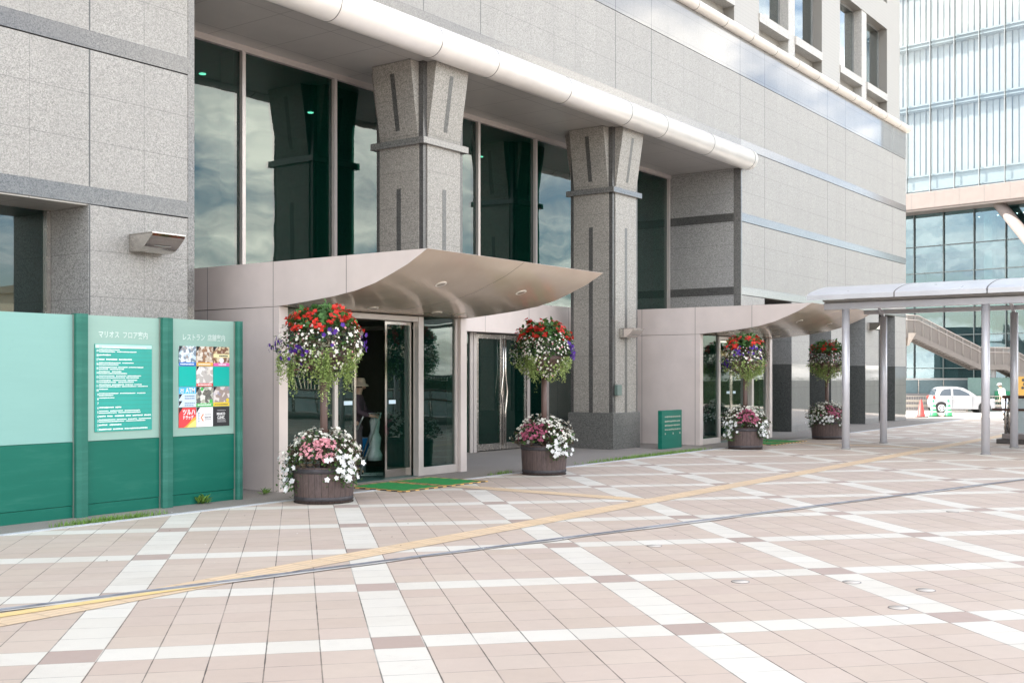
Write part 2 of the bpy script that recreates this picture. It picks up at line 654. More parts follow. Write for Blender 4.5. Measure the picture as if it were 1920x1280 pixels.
M['conc'] = asphalt('apron concrete', (0.25, 0.225, 0.20))
M['kerb'] = asphalt('kerb stone', (0.52, 0.53, 0.55))
M['road'] = asphalt('pale road surface', (0.55, 0.53, 0.50))
M['earth'] = asphalt('far ground', (0.22, 0.21, 0.19))
tag(MB().box(-30, e1.x, KY + 0.10, 16.5, -0.25, 0.0).build('entrance_pavement', M['conc']), 'grey concrete apron along the building', kind='structure')
tag(MB().box(-30, e1.x, KY, KY + 0.10, -0.25, 0.006).build('kerb_strip', M['kerb']), 'pale kerb strip edging the tiles', kind='structure')
rp = MB()
q = [RF(13.5, 44, -0.002), RF(62, 44, -0.002), RF(70, 51, -0.55), RF(12, 51, -0.55)]
rp.add(q, [(0, 1, 2, 3)])
tag(rp.build('pavement_slope', M['road']), 'sunlit paving sloping to the street', kind='structure')
rd = MB()
rd.add([RF(-60, 51, -0.55), RF(140, 51, -0.55), RF(140, 72, -0.55), RF(-60, 72, -0.55)], [(0, 1, 2, 3)])
tag(rd.build('road', M['road']), 'pale street beyond the plaza', kind='structure')
te = MB()
te.add([(420 * math.cos(k * math.pi / 18), 420 * math.sin(k * math.pi / 18), -0.75) for k in range(36)], [tuple(range(36))])
tag(te.build('terrain', M['earth']), kind='structure')


# tactile paving
def tactile(name, along, kind):
    t = NT(name)
    x, y, z = t.xyz(t.pos())
    a, b = (x, y) if along == 0 else (y, x)
    base = (0.74, 0.545, 0.345)
    w = t.white(t.vec(t.math('FLOOR', t.math('DIVIDE', a, 0.3)), 1.0, 0.0))
    c = t.mix(w, tuple(k * 0.9 for k in base), (0.79, 0.60, 0.40))
    if kind == 'bar':
        bar = t.math('LESS_THAN', t.math('ABSOLUTE', t.math('SUBTRACT', t.math('FRACT', t.math('DIVIDE', b, 0.075)), 0.5)), 0.24)
        gap = t.line(a, 0.3, 0.0, 0.03)
        hi = t.math('MULTIPLY', bar, t.math('SUBTRACT', 1.0, gap))
    else:
        da = t.math('SUBTRACT', t.math('FRACT', t.math('DIVIDE', a, 0.06)), 0.5)
        db = t.math('SUBTRACT', t.math('FRACT', t.math('DIVIDE', b, 0.06)), 0.5)
        hi = t.math('LESS_THAN', t.math('ADD', t.math('MULTIPLY', da, da), t.math('MULTIPLY', db, db)), 0.075)
    c = t.mix(hi, tuple(k * 0.86 for k in base), c)
    j = t.line(a, 0.3, 0.0, 0.008)
    c = t.mix(t.math('MULTIPLY', j, 0.6), c, (0.2, 0.13, 0.08))
    n = t.noise(t.pos(), 2.4, 4, 0.65)
    c = t.mix(t.rng(n, 0.4, 0.7, 0, 0.35), c, (0.62, 0.50, 0.40))
    t.set(color=c, rough=0.6)
    t.bump(hi, 0.6, 0.006)
    return t.m


M['tac_bar'] = tactile('tactile bars', 0, 'bar')
M['tac_dot'] = tactile('tactile dots', 1, 'dot')


def sheet(name, x0, x1, y0, y1, z, m, label):
    b = MB()
    b.add([(x0, y0, z), (x1, y0, z), (x1, y1, z), (x0, y1, z)], [(0, 1, 2, 3)])
    return tag(b.build(name, m), label, kind='structure')


sheet('tactile_path', -6, 44.5, 6.83, 7.13, 0.004, M['tac_bar'], 'orange tactile guide path along the plaza')
for cx in (12.65, 25.45):
    sheet('tactile_path', cx - 0.15, cx + 0.15, 7.13, 10.2, 0.004, M['tac_dot'], 'dotted tactile branch leading to an entrance')
tp = NT('worn yellow tape')
n_ = tp.noise(tp.pos(), 7, 4, 0.7)
tp.set(color=tp.mix(tp.rng(n_, 0.35, 0.7), (0.80, 0.60, 0.24), (0.70, 0.50, 0.27)), rough=0.5)
yb = MB()
yb.add([(-2, 7.55, 0.008), (4.05, 7.07, 0.008), (6.02, 6.80, 0.008), (6.02, 6.92, 0.008), (4.05, 7.20, 0.008), (-2, 7.68, 0.008)], [(0, 1, 4, 5), (1, 2, 3, 4)])
tag(yb.build('yellow_floor_marking', tp.m), 'bright yellow strip over the tactile path', kind='structure')
# drain channel
dm = NT('drain channel metal')
pp = dm.pos()
n1 = dm.noise(pp, 2.2, 4, 0.7)
n2 = dm.noise(pp, 14, 3, 0.7)
dm.set(color=dm.mix(dm.rng(n1, 0.42, 0.58), (0.15, 0.155, 0.175), (0.30, 0.31, 0.34)), rough=0.7, metal=0.0)
dr = Vector((14.45, -3.54, 0)).normalized()
dn = Vector((-dr.y, dr.x, 0))
d0 = Vector((4.12, 7.30, 0)) - dr * 10
bb = MB()
bb.add([d0 + dn * 0.030 + Vector((0, 0, .012)), d0 - dn * 0.030 + Vector((0, 0, .012)), d0 - dn * 0.030 + dr * 45 + Vector((0, 0, .012)), d0 + dn * 0.030 + dr * 45 + Vector((0, 0, .012))], [(0, 1, 2, 3)])
tag(bb.build('drain_channel', dm.m), 'dark metal drain line crossing the tiles', kind='structure')
mm = NT('mortar edge')
pp = mm.pos()
n1 = mm.noise(pp, 1.7, 4, 0.75)
mm.set(color=mm.mix(mm.rng(n1, 0.40, 0.6), (0.42, 0.39, 0.37), (0.58, 0.56, 0.54)), rough=0.8)
bb = MB()
N = 90
rr = random.Random(5)
ups = [d0 + dr * (45 * i / N) + dn * (0.045 + rr.uniform(-.02, .03)) + Vector((0, 0, .0085)) for i in range(N + 1)]
dns = [d0 + dr * (45 * i / N) - dn * (0.062 + rr.uniform(-.03, .03)) + Vector((0, 0, .0085)) for i in range(N + 1)]
bb.add(ups + dns, [(i, N + 1 + i, N + 2 + i, i + 1) for i in range(N)])
tag(bb.build('drain_mortar_path', mm.m), 'pale mortar along the drain line', kind='structure')

# round ground caps
M['cap'] = simple('steel ground cap', (0.535, 0.49, 0.445), 0.6, 0.0)
M['capring'] = simple('cap ring', (0.22, 0.20, 0.19), 0.6)


def gpt(px, py):
    f = 2099.4 * 1.6 / (py - 704)
    r = (px - 960) / 2099.4 * f
    return RF(r, f)


caps = [(1388, 1090, 'leftmost of the four round ground caps on the near pink tiles'),
        (1597, 1091, 'round ground cap on the edge of a white tile column'),
        (1736, 1106, 'rightmost of the near round ground caps on pink tiles'),
        (1685, 1139, 'nearest round ground cap, just above a white tile row'),
        (1227, 1023, 'small round ground cap right below the dark drain line'),
        (1786, 959, 'farthest round ground cap by a white tile row')]
cap0 = None
for i, (px, py, lb) in enumerate(caps):
    p = gpt(px, py)
    if cap0 is None:
        cap0 = thing('ground_cap', lb, 'ground cap', (p.x, p.y, 0), 'round caps set in the plaza tiles')
        MB().lathe([(0.064, 0.001), (0.064, 0.0036), (0.001, 0.0040)], 24, (p.x, p.y, 0)).build('lid', M['cap'], cap0)
        MB().lathe([(0.072, 0.001), (0.072, 0.003), (0.064, 0.003)], 24, (p.x, p.y, 0)).build('ring', M['capring'], cap0)
        c = cap0
    else:
        c = copy_tree(cap0)
        c.location = (p.x, p.y, 0)
        c['label'] = lb

# ================================================================== office building
FY = 12.30
XL, XR = -14.0, 41.16
B = thing('office_building', 'grey granite office building with tall glazed entrance bays and metal tube cornice', 'building', (13.5, FY, 0))
RX0, RX1, RG, RH = 9.65, 27.03, 14.40, 7.0
BANDS = [(3.71, 3.92), (5.62, 5.84), (7.52, 7.74), (9.41, 9.62)]
GAP = 0.016
M['band_sheen'] = granite('polished band with painted sheen', (0.14, 0.138, 0.132), (0.31, 0.30, 0.285), 0.10, spec=0.8, vjoint=False)  # paler base tone paints in the sky reflection on these bands
w = MB()
# pale granite slabs of the main face
for z0, z1 in ((3.92, 5.62), (5.84, 7.52), (7.74, 9.41)):
    if z0 < 7.0:
        w.box(XL, RX0, FY, FY + 0.25, z0, z1 - GAP)
        w.box(RX1, XR, FY, FY + 0.25, z0, z1 - GAP)
    else:
        w.box(XL, XR, FY, FY + 0.25, z0, z1 - GAP)
w.box(RX0 - 1.58, RX0, FY, FY + 0.25, 0, 3.71 - GAP)             # pier left of the recess
w.box(RX1, RX1 + 1.52, FY, FY + 0.25, 0, 3.71 - GAP)             # wall right of the recess
w.box(RX1, XR, FY + 0.02, FY + 0.25, 9.9, 10.3)
w.build('granite_wall', M['granite'], B)
w = MB()
wp = MB()
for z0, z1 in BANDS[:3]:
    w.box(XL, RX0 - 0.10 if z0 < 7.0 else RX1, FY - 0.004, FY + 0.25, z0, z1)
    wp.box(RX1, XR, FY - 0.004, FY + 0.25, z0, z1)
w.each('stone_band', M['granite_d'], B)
wp.each('stone_band', M['band_sheen'], B)
# dark edge strips at the recess corners
w = MB()
w.box(RX0 - 0.10, RX0 + 0.004, FY - 0.006, FY + 0.3, 0, 7.0)
w.box(RX1 - 0.004, RX1 + 0.05, FY - 0.006, FY + 0.20, 0, 7.0)
w.each('corner_strip', M['granite_d'], B)
# polished strip under the upper tube
w = MB()
w.box(XL, XR, FY, FY + 0.25, 9.41, 10.42)
w.build('polished_frieze', M['granite_pol'], B)
# dark body behind the joints, side walls of recess, arcades
w = MB()
w.box(XL, RX0 - 0.003, FY + 0.25, 20, 3.71, 10.35)
w.box(RX1 + 0.003, XR - 0.003, FY + 0.25, 15.7, 3.75, 10.35)
w.box(RX0, RX1, FY + 0.25, RG + 0.5, 7.25, 10.35)
w.box(XL, RX0 - 1.58, FY + 1.0, 20, 0, 3.71)
w.box(RX0 - 1.58 + 0.003, RX0 - 0.003, FY + 0.25, 20, 0, 3.71)
w.box(RX1 + 1.52, XR - 0.003, FY + 1.05, 15.7, 0, 3.75)
w.box(RX0, RX1, 19.6, 20, -0.2, 10.35)
w.box(RX1 + 0.05, 35, 15.7, 24, 0, 10.35)
w.box(XL, RX1 + 0.05, 20, 24, 0, 10.35)
w.build('inner_wall', M['gap'], B)
# return faces seen in the recess (right one) and the pier flank at the left window
w = MB()
w.box(RX1 - 0.002, RX1 + 0.30, FY + 0.20, RG + 0.3, 0, 7.0)
w.box(RX1, RX1 + 1.52, FY + 0.25, FY + 1.05, 0, 3.74)
w.box(RX0 - 1.58 - 0.004, RX0 - 1.3, FY + 0.002, FY + 1.0, 0, 3.70)
w.each('return_wall', granite('return granite', (0.12, 0.12, 0.115), (0.46, 0.455, 0.44), 0.45, vjoint=False, jz=(0.07, 0.567, 1.91)), B)
w = MB()
for z0, z1 in BANDS[:2]:
    w.box(RX1 - 0.006, RX1 + 0.2, FY + 0.20, RG - 0.02, z0, z1)
w.each('stone_band', M['gran_plain'], B)
# left window recess
w = MB()
w.box(XL, RX0 - 1.58, FY + 0.02, FY + 1.0, 3.69, 3.708)
w.each('window_soffit', M['soffit'], B)
fr = MB()
fr.box(RX0 - 1.65, RX0 - 1.59, FY + 0.80, FY + 0.92, 0, 3.69)
fr.box(3.0, 3.1, FY + 0.80, FY + 0.92, 0, 3.69)
wf = fr.each('window', M['steel_br'], B)[0]
MB().box(XL + 0.2, RX0 - 1.65, FY + 0.84, FY + 0.86, 0, 3.69).build('pane', glassmat('blue green window glass', (0.14, 0.34, 0.30), 2.2, body=(0.004, 0.03, 0.026), bw=.3), wf)

# ---- arcade piers on the right
PW = 1.35
for k in range(4):
    x0 = 30.45 + 3.15 * k
    x1 = x0 + PW if k < 3 else XR
    p = MB().box(x0, x1, FY, FY + 0.95, 1.93, 3.71 - GAP).build('stone_pier', M['granite'], B)
    MB().box(x0 - 0.003, x1 + (0.003 if k < 3 else 0), FY - 0.003, FY + 0.95, 0, 1.93).build('polished_base', M['granite_pol'], p)
    MB().box(x0 - 0.008, x0 - 0.0035, FY + 0.004, FY + 0.95, 0, 1.925).build('polished_shade_flank', M['granite_pol_shade'], p)  # thin darker overlay, paints the shaded side of the polished base
    MB().box(x0 - 0.006, x0 - 0.001, FY + 0.004, FY + 0.95, 1.93, 3.69).build('flank', granite('pier granite with painted shade', (0.08, 0.085, 0.085), (0.34, 0.34, 0.335), 0.4, vjoint=False) if k == 0 else bpy.data.materials['pier granite with painted shade'], p)  # thin darker overlay, shade of the pier side put into the colour
w = MB().box(RX1 + 1.52, XR, FY + 0.98, FY + 1.04, 0, 3.70)
w.build('arcade_glass', M['glass'], B)
MB().box(RX1 + 1.52, XR, FY + 0.01, FY + 0.98, 3.695, 3.709).build('arcade_soffit', M['dark'], B)

# ---- soffit and big tube
MB().box(RX0 + 0.004, RX1 - 0.006, FY - 0.25, RG - 0.06, 7.0, 7.06).build('soffit', M['soffit'], B)
TY, TZ, TR = FY - 0.16, 7.20, 0.27
tb = MB()
pts = [(RX0 - 0.35, TY, TZ)] + [(RX1 + 0.10, TY, TZ)]
tb.tube(pts, TR, 36)
for sgn, xe in ((1, RX1 + 0.10), (-1, RX0 - 0.35)):
    prof = [(math.cos(a) * TR, math.sin(a) * 0.17) for a in [math.pi / 2 * k / 6 for k in range(7)]]
    b0 = len(tb.v)
    for r_, h_ in prof:
        for k in range(36):
            a = 2 * math.pi * k / 36
            tb.v.append((xe + sgn * h_, TY + r_ * math.cos(a), TZ + r_ * math.sin(a)))
    for i in range(6):
        for k in range(36):
            k2 = (k + 1) % 36
            tb.f.append((b0 + i * 36 + k, b0 + i * 36 + k2, b0 + (i + 1) * 36 + k2, b0 + (i + 1) * 36 + k)); tb.sm.append(True)
tube = tb.build('tube_cornice', M['tube'], B)
rg = MB()
for k in range(3):
    for x in (AX + BAY * k + 0.79, AX + BAY * k + BAY / 2, AX + BAY * (k + 1) - 0.79):
        rg.tube([(x - 0.008, TY, TZ), (x + 0.008, TY, TZ)], TR + 0.003, 36)
rg.build('joint_ring', M['ring'], tube)
MB().box(RX0, RX1, FY - 0.06, FY + 0.26, 7.06, 7.50).build('cornice_backing', M['granite_d'], B)

# ---- upper tube and tiled storeys
UT = MB().tube([(XL, FY - 0.05, 10.50), (XR + 0.06, FY - 0.05, 10.50)], 0.135, 24).build('upper_tube', M['tube_up'], B)
rg = MB()
x = XL + 0.5
while x < XR:
    rg.tube([(x - 0.008, FY - 0.05, 10.50), (x + 0.008, FY - 0.05, 10.50)], 0.138, 24)
    x += 1.575
rg.build('joint_ring', M['ring'], UT)
MB().box(XL, XR, FY + 0.02, FY + 0.5, 10.36, 10.62).build('ledge', M['granite'], B)
UY, UD = 12.52, 0.75
OW = []
k = -3
while True:
    c = AX + BAY * k + BAY / 2 + 0.12
    if c - 2.4 > XR - 0.8: break
    if c - 2.4 > XL: OW.append((c - 2.36, c + 2.36))
    k += 1
w = MB()
edges = [XL] + [e for o_ in OW for e in o_] + [XR]
FLOORS = [(11.25, 13.80), (15.60, 18.1)]
ZT = 19.0
for i in range(0, len(edges), 2):
    w.box(edges[i], edges[i + 1], UY, UY + UD, 10.60, ZT)
for a, b in OW:
    w.box(a, b, UY, UY + UD, 13.80, 15.60 - 0.9)
    w.box(a, b, UY, UY + UD, 18.1, ZT)
    w.box(a, b, UY + 0.30, UY + UD, 10.60, 11.25)
    w.box(a, b, UY + 0.30, UY + UD, 14.70, 15.60)
w.build('tiled_wall', M['tile'], B)
M['gran_win'] = granite('window stone', (0.34, 0.33, 0.31), (0.56, 0.545, 0.51), 0.5, panel=False, coarse=0.6)
M['win_glass'] = glassmat('office window glass', (0.25, 0.34, 0.32), 2.2)
M['win_frame'] = simple('window frame', (0.28, 0.28, 0.27), 0.4, 0.5)
for a, b in OW:
    if b < 20: continue
    c = (a + b) / 2
    for z0, z1 in FLOORS[:1]:
        wn_ = MB()
        wn_.box(c - 0.24, c + 0.24, UY + 0.02, UY + UD, z0 - 0.62, z1)       # central stone post
        win = wn_.build('window', M['gran_win'], B)
        s_ = MB()
        s_.box(a, c - 0.24, UY - 0.03, UY + UD, z0, z0 + 0.24)
        s_.box(c + 0.24, b, UY - 0.03, UY + UD, z0, z0 + 0.24)
        s_.each('sill', M['gran_win'], win)
        f_ = MB()
        for x0, x1 in ((a, c - 0.24), (c + 0.24, b)):
            f_.box(x0, x0 + 0.06, UY + 0.28, UY + 0.36, z0 + 0.24, z1)
            f_.box(x1 - 0.06, x1, UY + 0.28, UY + 0.36, z0 + 0.24, z1)
            f_.box(x0 + 0.06, x1 - 0.06, UY + 0.28, UY + 0.36, z1 - 0.06, z1)
        f_.each('frame', M['win_frame'], win)
        for x0, x1 in ((a + .06, c - 0.30), (c + 0.30, b - .06)):
            MB().box(x0, x1, UY + 0.31, UY + 0.325, z0 + 0.24, z1 - 0.06).build('pane', M['win_glass'], win)
w = MB()
w.box(XL, XR - 0.005, UY + UD, 15.7, 10.36, 19)
w.box(XL, XR - 0.005, UY + 0.01, 15.7, 19, 62)
w.box(XL, 35, 15.71, 24, 10.36, 62)  # unseen tower block, depth shaped to place its shadow edge on the plaza
w.build('tower_wall', simple('tower cladding', (0.55, 0.53, 0.5), 0.5), B)

# ---- tall window wall
g = MB().box(RX0 + 0.01, RX1 - 0.01, RG, RG + 0.03, 3.17, 6.94)
g.build('tall_glass', M['glass_up'], B)
xm = [10.15 + 2.1 * i for i in range(9)]
for x in xm:
    mu = MB().box(x - 0.035, x + 0.035, RG - 0.07, RG - 0.002, 3.17, 6.90).build('mullion', M['alu'], B)
    MB().box(x - 0.13, x - 0.115, RG + 0.04, RG + 0.36, 3.17, 6.9).build('glass_fin', M['glass_edge'], mu)
MB().box(RX0 + 0.01, RX1 - 0.01, RG - 0.08, RG - 0.001, 6.90, 7.0).build('head_rail', M['alu'], B)
# transom beam between the porches
MB().box(RX0 + 0.01, RX1 - 0.01, RG - 0.32, RG + 0.1, 2.50, 3.17).build('transom_beam', M['beam'], B, bevel=0.01)
# lobby behind
w = MB()
w.box(RX0, RX1, RG + 0.12, 19.6, -0.04, -0.005)
w.build('lobby_floor', M['lobby_f'], B)
w = MB()
w.box(RX0, RX1, 18.9, 19.0, 0, 7.0)
w.box(RX0 + 0.002, RX0 + 0.05, RG + 0.05, 19, 0, 7.0)
w.box(RX1 - 0.05, RX1 - 0.003, RG + 0.05, 19, 0, 7.0)
w.box(RX0, RX1, RG + 0.5, 19, 3.0, 3.12)
w.box(RX0, RX1, RG + 0.05, 19, 6.98, 7.06)
w.each('lobby_wall', M['lobby'], B)
em = NT('lobby lamp')
em.set(color=(1, 1, 1), ecol=(1.0, 0.97, 0.9), estr=3.0)
for x, y in ((12.9, 16.2), (16.1, 16.8), (18.9, 16.2), (21.8, 16.8), (25.2, 16.2)):
    MB().disc((x, y, 6.965), (0, 0, 1), 0.06, 16, 0.012).build('ceiling_lamp', em.m, B)
# double doors in the gap between the porches
DX0, DX1 = 18.42, 20.36


def door_leaf(x0, x1, hinge):
    d = MB()
    d.box(x0, x0 + 0.07, RG - 0.05, RG, 0.02, 2.48)
    d.box(x1 - 0.07, x1, RG - 0.05, RG, 0.02, 2.48)
    d.box(x0 + 0.07, x1 - 0.07, RG - 0.05, RG, 0.02, 0.16)
    d.box(x0 + 0.07, x1 - 0.07, RG - 0.05, RG, 2.38, 2.48)
    leaf = d.build('door', M['steel_br'], B, bevel=0.006)
    MB().box(x0 + 0.07, x1 - 0.07, RG - 0.03, RG - 0.015, 0.16, 2.38).build('pane', M['glass'], leaf)
    hx = x1 - 0.035 if hinge < 0 else x0 + 0.035
    s = -hinge
    z = [0.12, 0.85, 1.05, 1.25, 1.45, 1.65, 2.4]
    o_ = [0, 0, .035, .07, .035, 0, 0]
    MB().tube([(hx - s * k, RG - 0.10, zz2) for zz2, k in zip(z, o_)], 0.018, 10).build('handle', M['steel'], leaf)


xc = (DX0 + DX1) / 2
door_leaf(DX0 + 0.06, xc - 0.005, -1)
door_leaf(xc + 0.005, DX1 - 0.06, 1)
w = MB()
for x in (14.9, 16.6, DX0 - 0.12, DX0, DX1, DX1 + 0.75, 22.6, 23.2):
    w.box(x - 0.05, x + 0.05, RG - 0.06, RG + 0.02, 0, 2.5)
w.each('door_frame', M['alu'], B)
g = MB()
xs = [14.95, 16.55, 16.65, DX0 - 0.17, DX1 + 0.05, DX1 + 0.70, DX1 + 0.80, 22.55, 22.65, 23.15]
for i in range(0, len(xs), 2):
    g.box(xs[i], xs[i + 1], RG - 0.03, RG - 0.015, 0.02, 2.5)
g.each('lobby_glass', M['glass'], B)

# ---- pillars
def pillar(cx):
    hx, y0, dp = 0.56, 12.50, 1.12
    x0, x1, y1 = cx - hx, cx + hx, y0 + dp
    P = MB().box(x0 + 0.02, x1 - 0.02, y0 + 0.02, y1 - 0.02, 0.0, 7.0).build('pillar', M['gran_plain'], B)
    sh = MB()
    # faces between dark corner strips
    z0, z1 = 0.79, 5.57
    c = 0.11
    sh.box(x0 + c, x1 - c, y0, y0 + 0.1, z0, z1)
    sh.box(x0 + c, x1 - c, y1 - 0.1, y1, z0, z1)
    sh.box(x0, x0 + 0.1, y0 + c, y1 - c, z0, z1)
    sh.box(x1 - 0.1, x1, y0 + c, y1 - c, z0, z1)
    sh.each('shaft_face', M['granite_pil'], P)
    st = MB()
    for z0_, z1_ in ((0.79, 4.85),):
        st.box(cx - 0.05, cx + 0.05, y0 - 0.003, y0 + 0.05, z0_, z1_)
        st.box(x0 - 0.003, x0 + 0.05, y0 + dp / 2 - 0.05, y0 + dp / 2 + 0.05, z0_, z1_)
    st.each('inlay_strip', M['gran_plain'], P)
    bs = MB().box(x0 - 0.03, x1 + 0.03, y0 - 0.03, y1 + 0.03, 0, 0.79)
    bs.build('base', M['granite_pol_shade'] if False else granite('plinth granite', (0.05, 0.05, 0.047), (0.20, 0.198, 0.188), 0.25, vjoint=False, jz=(0.5, 0.9, 0.9)) if 'plinth granite' not in bpy.data.materials else bpy.data.materials['plinth granite'], P, bevel=0.008)
    MB().box(x0 - 0.06, x1 + 0.06, y0 - 0.06, y1 + 0.06, 5.57, 5.69).build('collar', M['granite_d'], P, bevel=0.008)
    # flared capital: four leaning slabs
    cp = MB()
    il = MB()
    zb, zt, lean, c = 5.69, 6.995, 0.20, 0.12
    for fx, fy in ((0, -1), (0, 1), (-1, 0), (1, 0)):
        n = Vector((fx, fy, 0))
        t_ = Vector((-fy, fx, 0))
        cc = Vector((cx, y0 + dp / 2, 0))
        o0 = cc + n * (hx - 0.14) + Vector((0, 0, zb))
        hw = hx - c
        th = 0.14
        a = [o0 - t_ * hw, o0 + t_ * hw, o0 + t_ * hw + n * th, o0 - t_ * hw + n * th]
        up = Vector((0, 0, zt - zb)) + n * lean
        b = [v + up for v in a]
        # inner edge stays on the core
        b[0] = a[0] + Vector((0, 0, zt - zb)); b[1] = a[1] + Vector((0, 0, zt - zb))
        cp.add(a + b, [(0, 3, 2, 1), (4, 5, 6, 7), (0, 1, 5, 4), (1, 2, 6, 5), (2, 3, 7, 6), (3, 0, 4, 7)])
        for f0, f1 in ((0.12, 0.86),):
            pb = (a[2] + a[3]) / 2 + up * f0 + n * 0.003
            pt = (a[2] + a[3]) / 2 + up * f1 + n * 0.003
            hw2 = 0.05
            il.add([pb - t_ * hw2, pb + t_ * hw2, pt + t_ * hw2, pt - t_ * hw2], [(0, 1, 2, 3)])
    caps_ = cp.each('capital', M['granite_pil'], P)
    for c_, i_ in zip(caps_, range(4)):
        o_ = MB(); v0, f0 = il.isl[i_]; o_.add(il.v[v0:v0 + 4], [(0, 1, 2, 3)]); o_.build('inlay_strip', M['gran_plain'], c_)
    return P


for k in (1, 2):
    pillar(AX + BAY * k)
# greenish call box on the second pillar
cb = tag(MB().box(AX + 2 * BAY - 0.50, AX + 2 * BAY - 0.30, 12.42, 12.497, 1.17, 1.40).build('wall_box', simple('green grey box', (0.12, 0.17, 0.15), 0.4), None, bevel=0.01), 'small grey green box on the face of the second granite pillar', 'wall box')


# ================================================================== entrance porches
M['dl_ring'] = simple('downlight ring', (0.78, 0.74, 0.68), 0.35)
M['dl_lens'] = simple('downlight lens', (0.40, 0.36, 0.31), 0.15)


def porch(x0, label):
    x1 = x0 + 4.16
    yf, yb = 11.65, RG - 0.33
    ht, hs = 3.17, 2.56
    cx = (x0 + x1) / 2
    E = thing('entrance_porch', label, 'entrance', (cx, yf, 0), 'beige entrance porches with upswept canopies')
    # canopy: solid between flat top and curved underside
    prof = [(11.66, 2.555), (11.1, 2.60), (10.6, 2.648), (10.2, 2.705), (9.85, 2.79), (9.55, 2.90), (9.3, 3.0), (9.12, 3.095), (8.98, 3.172)]
    c = MB()
    n = len(prof)
    # side fascias
    for x, fl in ((x0, False), (x1, True)):
        vs = [(x, yb, hs)] + [(x, y, z) for y, z in prof] + [(x, yb, ht + 0.004)]
        f = tuple(range(len(vs)))
        c.add(vs, [f if not fl else f[::-1]])
    c.add([(x0, yb, ht + .004), (x0, 8.98, ht + .004), (x1, 8.98, ht + .004), (x1, yb, ht + .004)], [(0, 1, 2, 3)])
    c.add([(x0, 8.98, 3.172), (x1, 8.98, 3.172), (x1, 8.98, ht + .004), (x0, 8.98, ht + .004)], [(0, 1, 2, 3)])
    can = c.build('canopy', M['porch'], E)
    s = MB()
    pr2 = [(yb, 2.55)] + prof
    m = len(pr2)
    vs = [(x0 + .004, y, z + (0.002 if i else 0)) for i, (y, z) in enumerate(pr2)] + [(x1 - .004, y, z + (0.002 if i else 0)) for i, (y, z) in enumerate(pr2)]
    s.add(vs, [(i, i + 1, m + i + 1, m + i) for i in range(m - 1)], True)
    s.build('canopy_soffit', M['porch_sof'], can)
    for lx, ly, lz in ((1.15, 9.72, 2.845), (3.02, 9.72, 2.845), (0.75, 11.25, 2.59), (1.45, 11.25, 2.59), (2.9, 11.25, 2.59), (3.5, 11.25, 2.59)):
        slope = 0.33 if ly < 10.5 else 0.08
        nv = Vector((0, -slope, -1)).normalized()
        rg1 = MB().disc((x0 + lx, ly, lz), nv, 0.085, 20, 0.012).build('downlight', M['dl_ring'], can)
        MB().disc(Vector((x0 + lx, ly, lz)) + nv * 0.0125, nv, 0.06, 20, 0.003).build('lens', M['dl_lens'], rg1)
    # side walls
    MB().box(x0, x0 + 0.16, yf, yb, 0, hs - 0.012).build('side_wall', M['porch'], E)
    MB().box(x1 - 0.16, x1, yf, yb, 0, hs - 0.012).build('side_wall', M['porch'], E)
    # front: frames, glazing and sliding doors
    yg = yf + 0.10
    xa, xb_, xc_, xd = x0 + 1.11, x0 + 1.18, x0 + 2.98, x0 + 3.10
    f = MB()
    f.box(xa, xb_, yg - 0.06, yg + 0.06, 0, hs - 0.02)
    f.box(xc_, xd, yg - 0.06, yg + 0.06, 0, hs - 0.02)
    f.box(x1 - 0.235, x1 - 0.165, yg - 0.05, yg + 0.05, 0, hs - 0.02)
    f.box(xd, x1 - 0.235, yg - 0.05, yg + 0.05, 0, 0.13)
    f.box(x0 + 0.165, xa, yg - 0.05, yg + 0.05, 0, 0.13)
    f.box(xb_, xc_, yg - 0.05, yg + 0.05, 2.455, hs - 0.02)
    fr_ = f.build('front_frame', M['alu'], E, bevel=0.006)
    MB().box(x0 + 0.165, xa, yg - 0.012, yg + 0.012, 0.13, hs - 0.02).build('pane', M['glass'], fr_)
    MB().box(xd, x1 - 0.235, yg - 0.012, yg + 0.012, 0.13, hs - 0.02).build('pane', M['glass'], fr_)
    lw = 0.64
    gap = 0.0 if x0 > 15 else 1.0
    mid = (xb_ + xc_) / 2
    for a, b in (((xb_ + 0.01 - 0.06 * gap, xb_ + 0.52) if gap else (xb_ + .01, mid - .004)), ((xc_ - 0.64, xc_ - 0.01) if gap else (mid + .004, xc_ - .01))):
        d = MB()
        yy = yg + 0.10
        d.box(a, a + 0.045, yy - 0.02, yy + 0.02, 0.01, 2.45)
        d.box(b - 0.045, b, yy - 0.02, yy + 0.02, 0.01, 2.45)
        d.box(a + 0.045, b - 0.045, yy - 0.02, yy + 0.02, 0.01, 0.14)
        d.box(a + 0.045, b - 0.045, yy - 0.02, yy + 0.02, 2.40, 2.45)
        leaf = d.build('sliding_door', M['steel'], E)
        MB().box(a + 0.045, b - 0.045, yy - 0.006, yy + 0.006, 0.14, 2.40).build('pane', M['glass'], leaf)
        if True:
            MB().box(b - 0.25 if a < mid - .3 else a + 0.10, b - 0.07 if a < mid - .3 else a + 0.26, yy - 0.009, yy - 0.007, 1.16, 1.22).build('sticker', simple('door sticker', (0.62, 0.78, 0.9), 0.4) if 'door sticker' not in bpy.data.materials else bpy.data.materials['door sticker'], leaf)
            if a < mid - .3:
                MB().box(a + 0.06, a + 0.17, yy - 0.009, yy - 0.007, 1.26, 1.44).build('sticker', simple('teal sticker', (0.10, 0.36, 0.30), 0.4) if 'teal sticker' not in bpy.data.materials else bpy.data.materials['teal sticker'], leaf)
    # interior lining, inner floor
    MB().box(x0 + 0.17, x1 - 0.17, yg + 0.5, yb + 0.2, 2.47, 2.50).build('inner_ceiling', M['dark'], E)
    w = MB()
    w.box(x0 + 0.165, x0 + 0.18, yg + 0.2, yb, 0, 2.4)
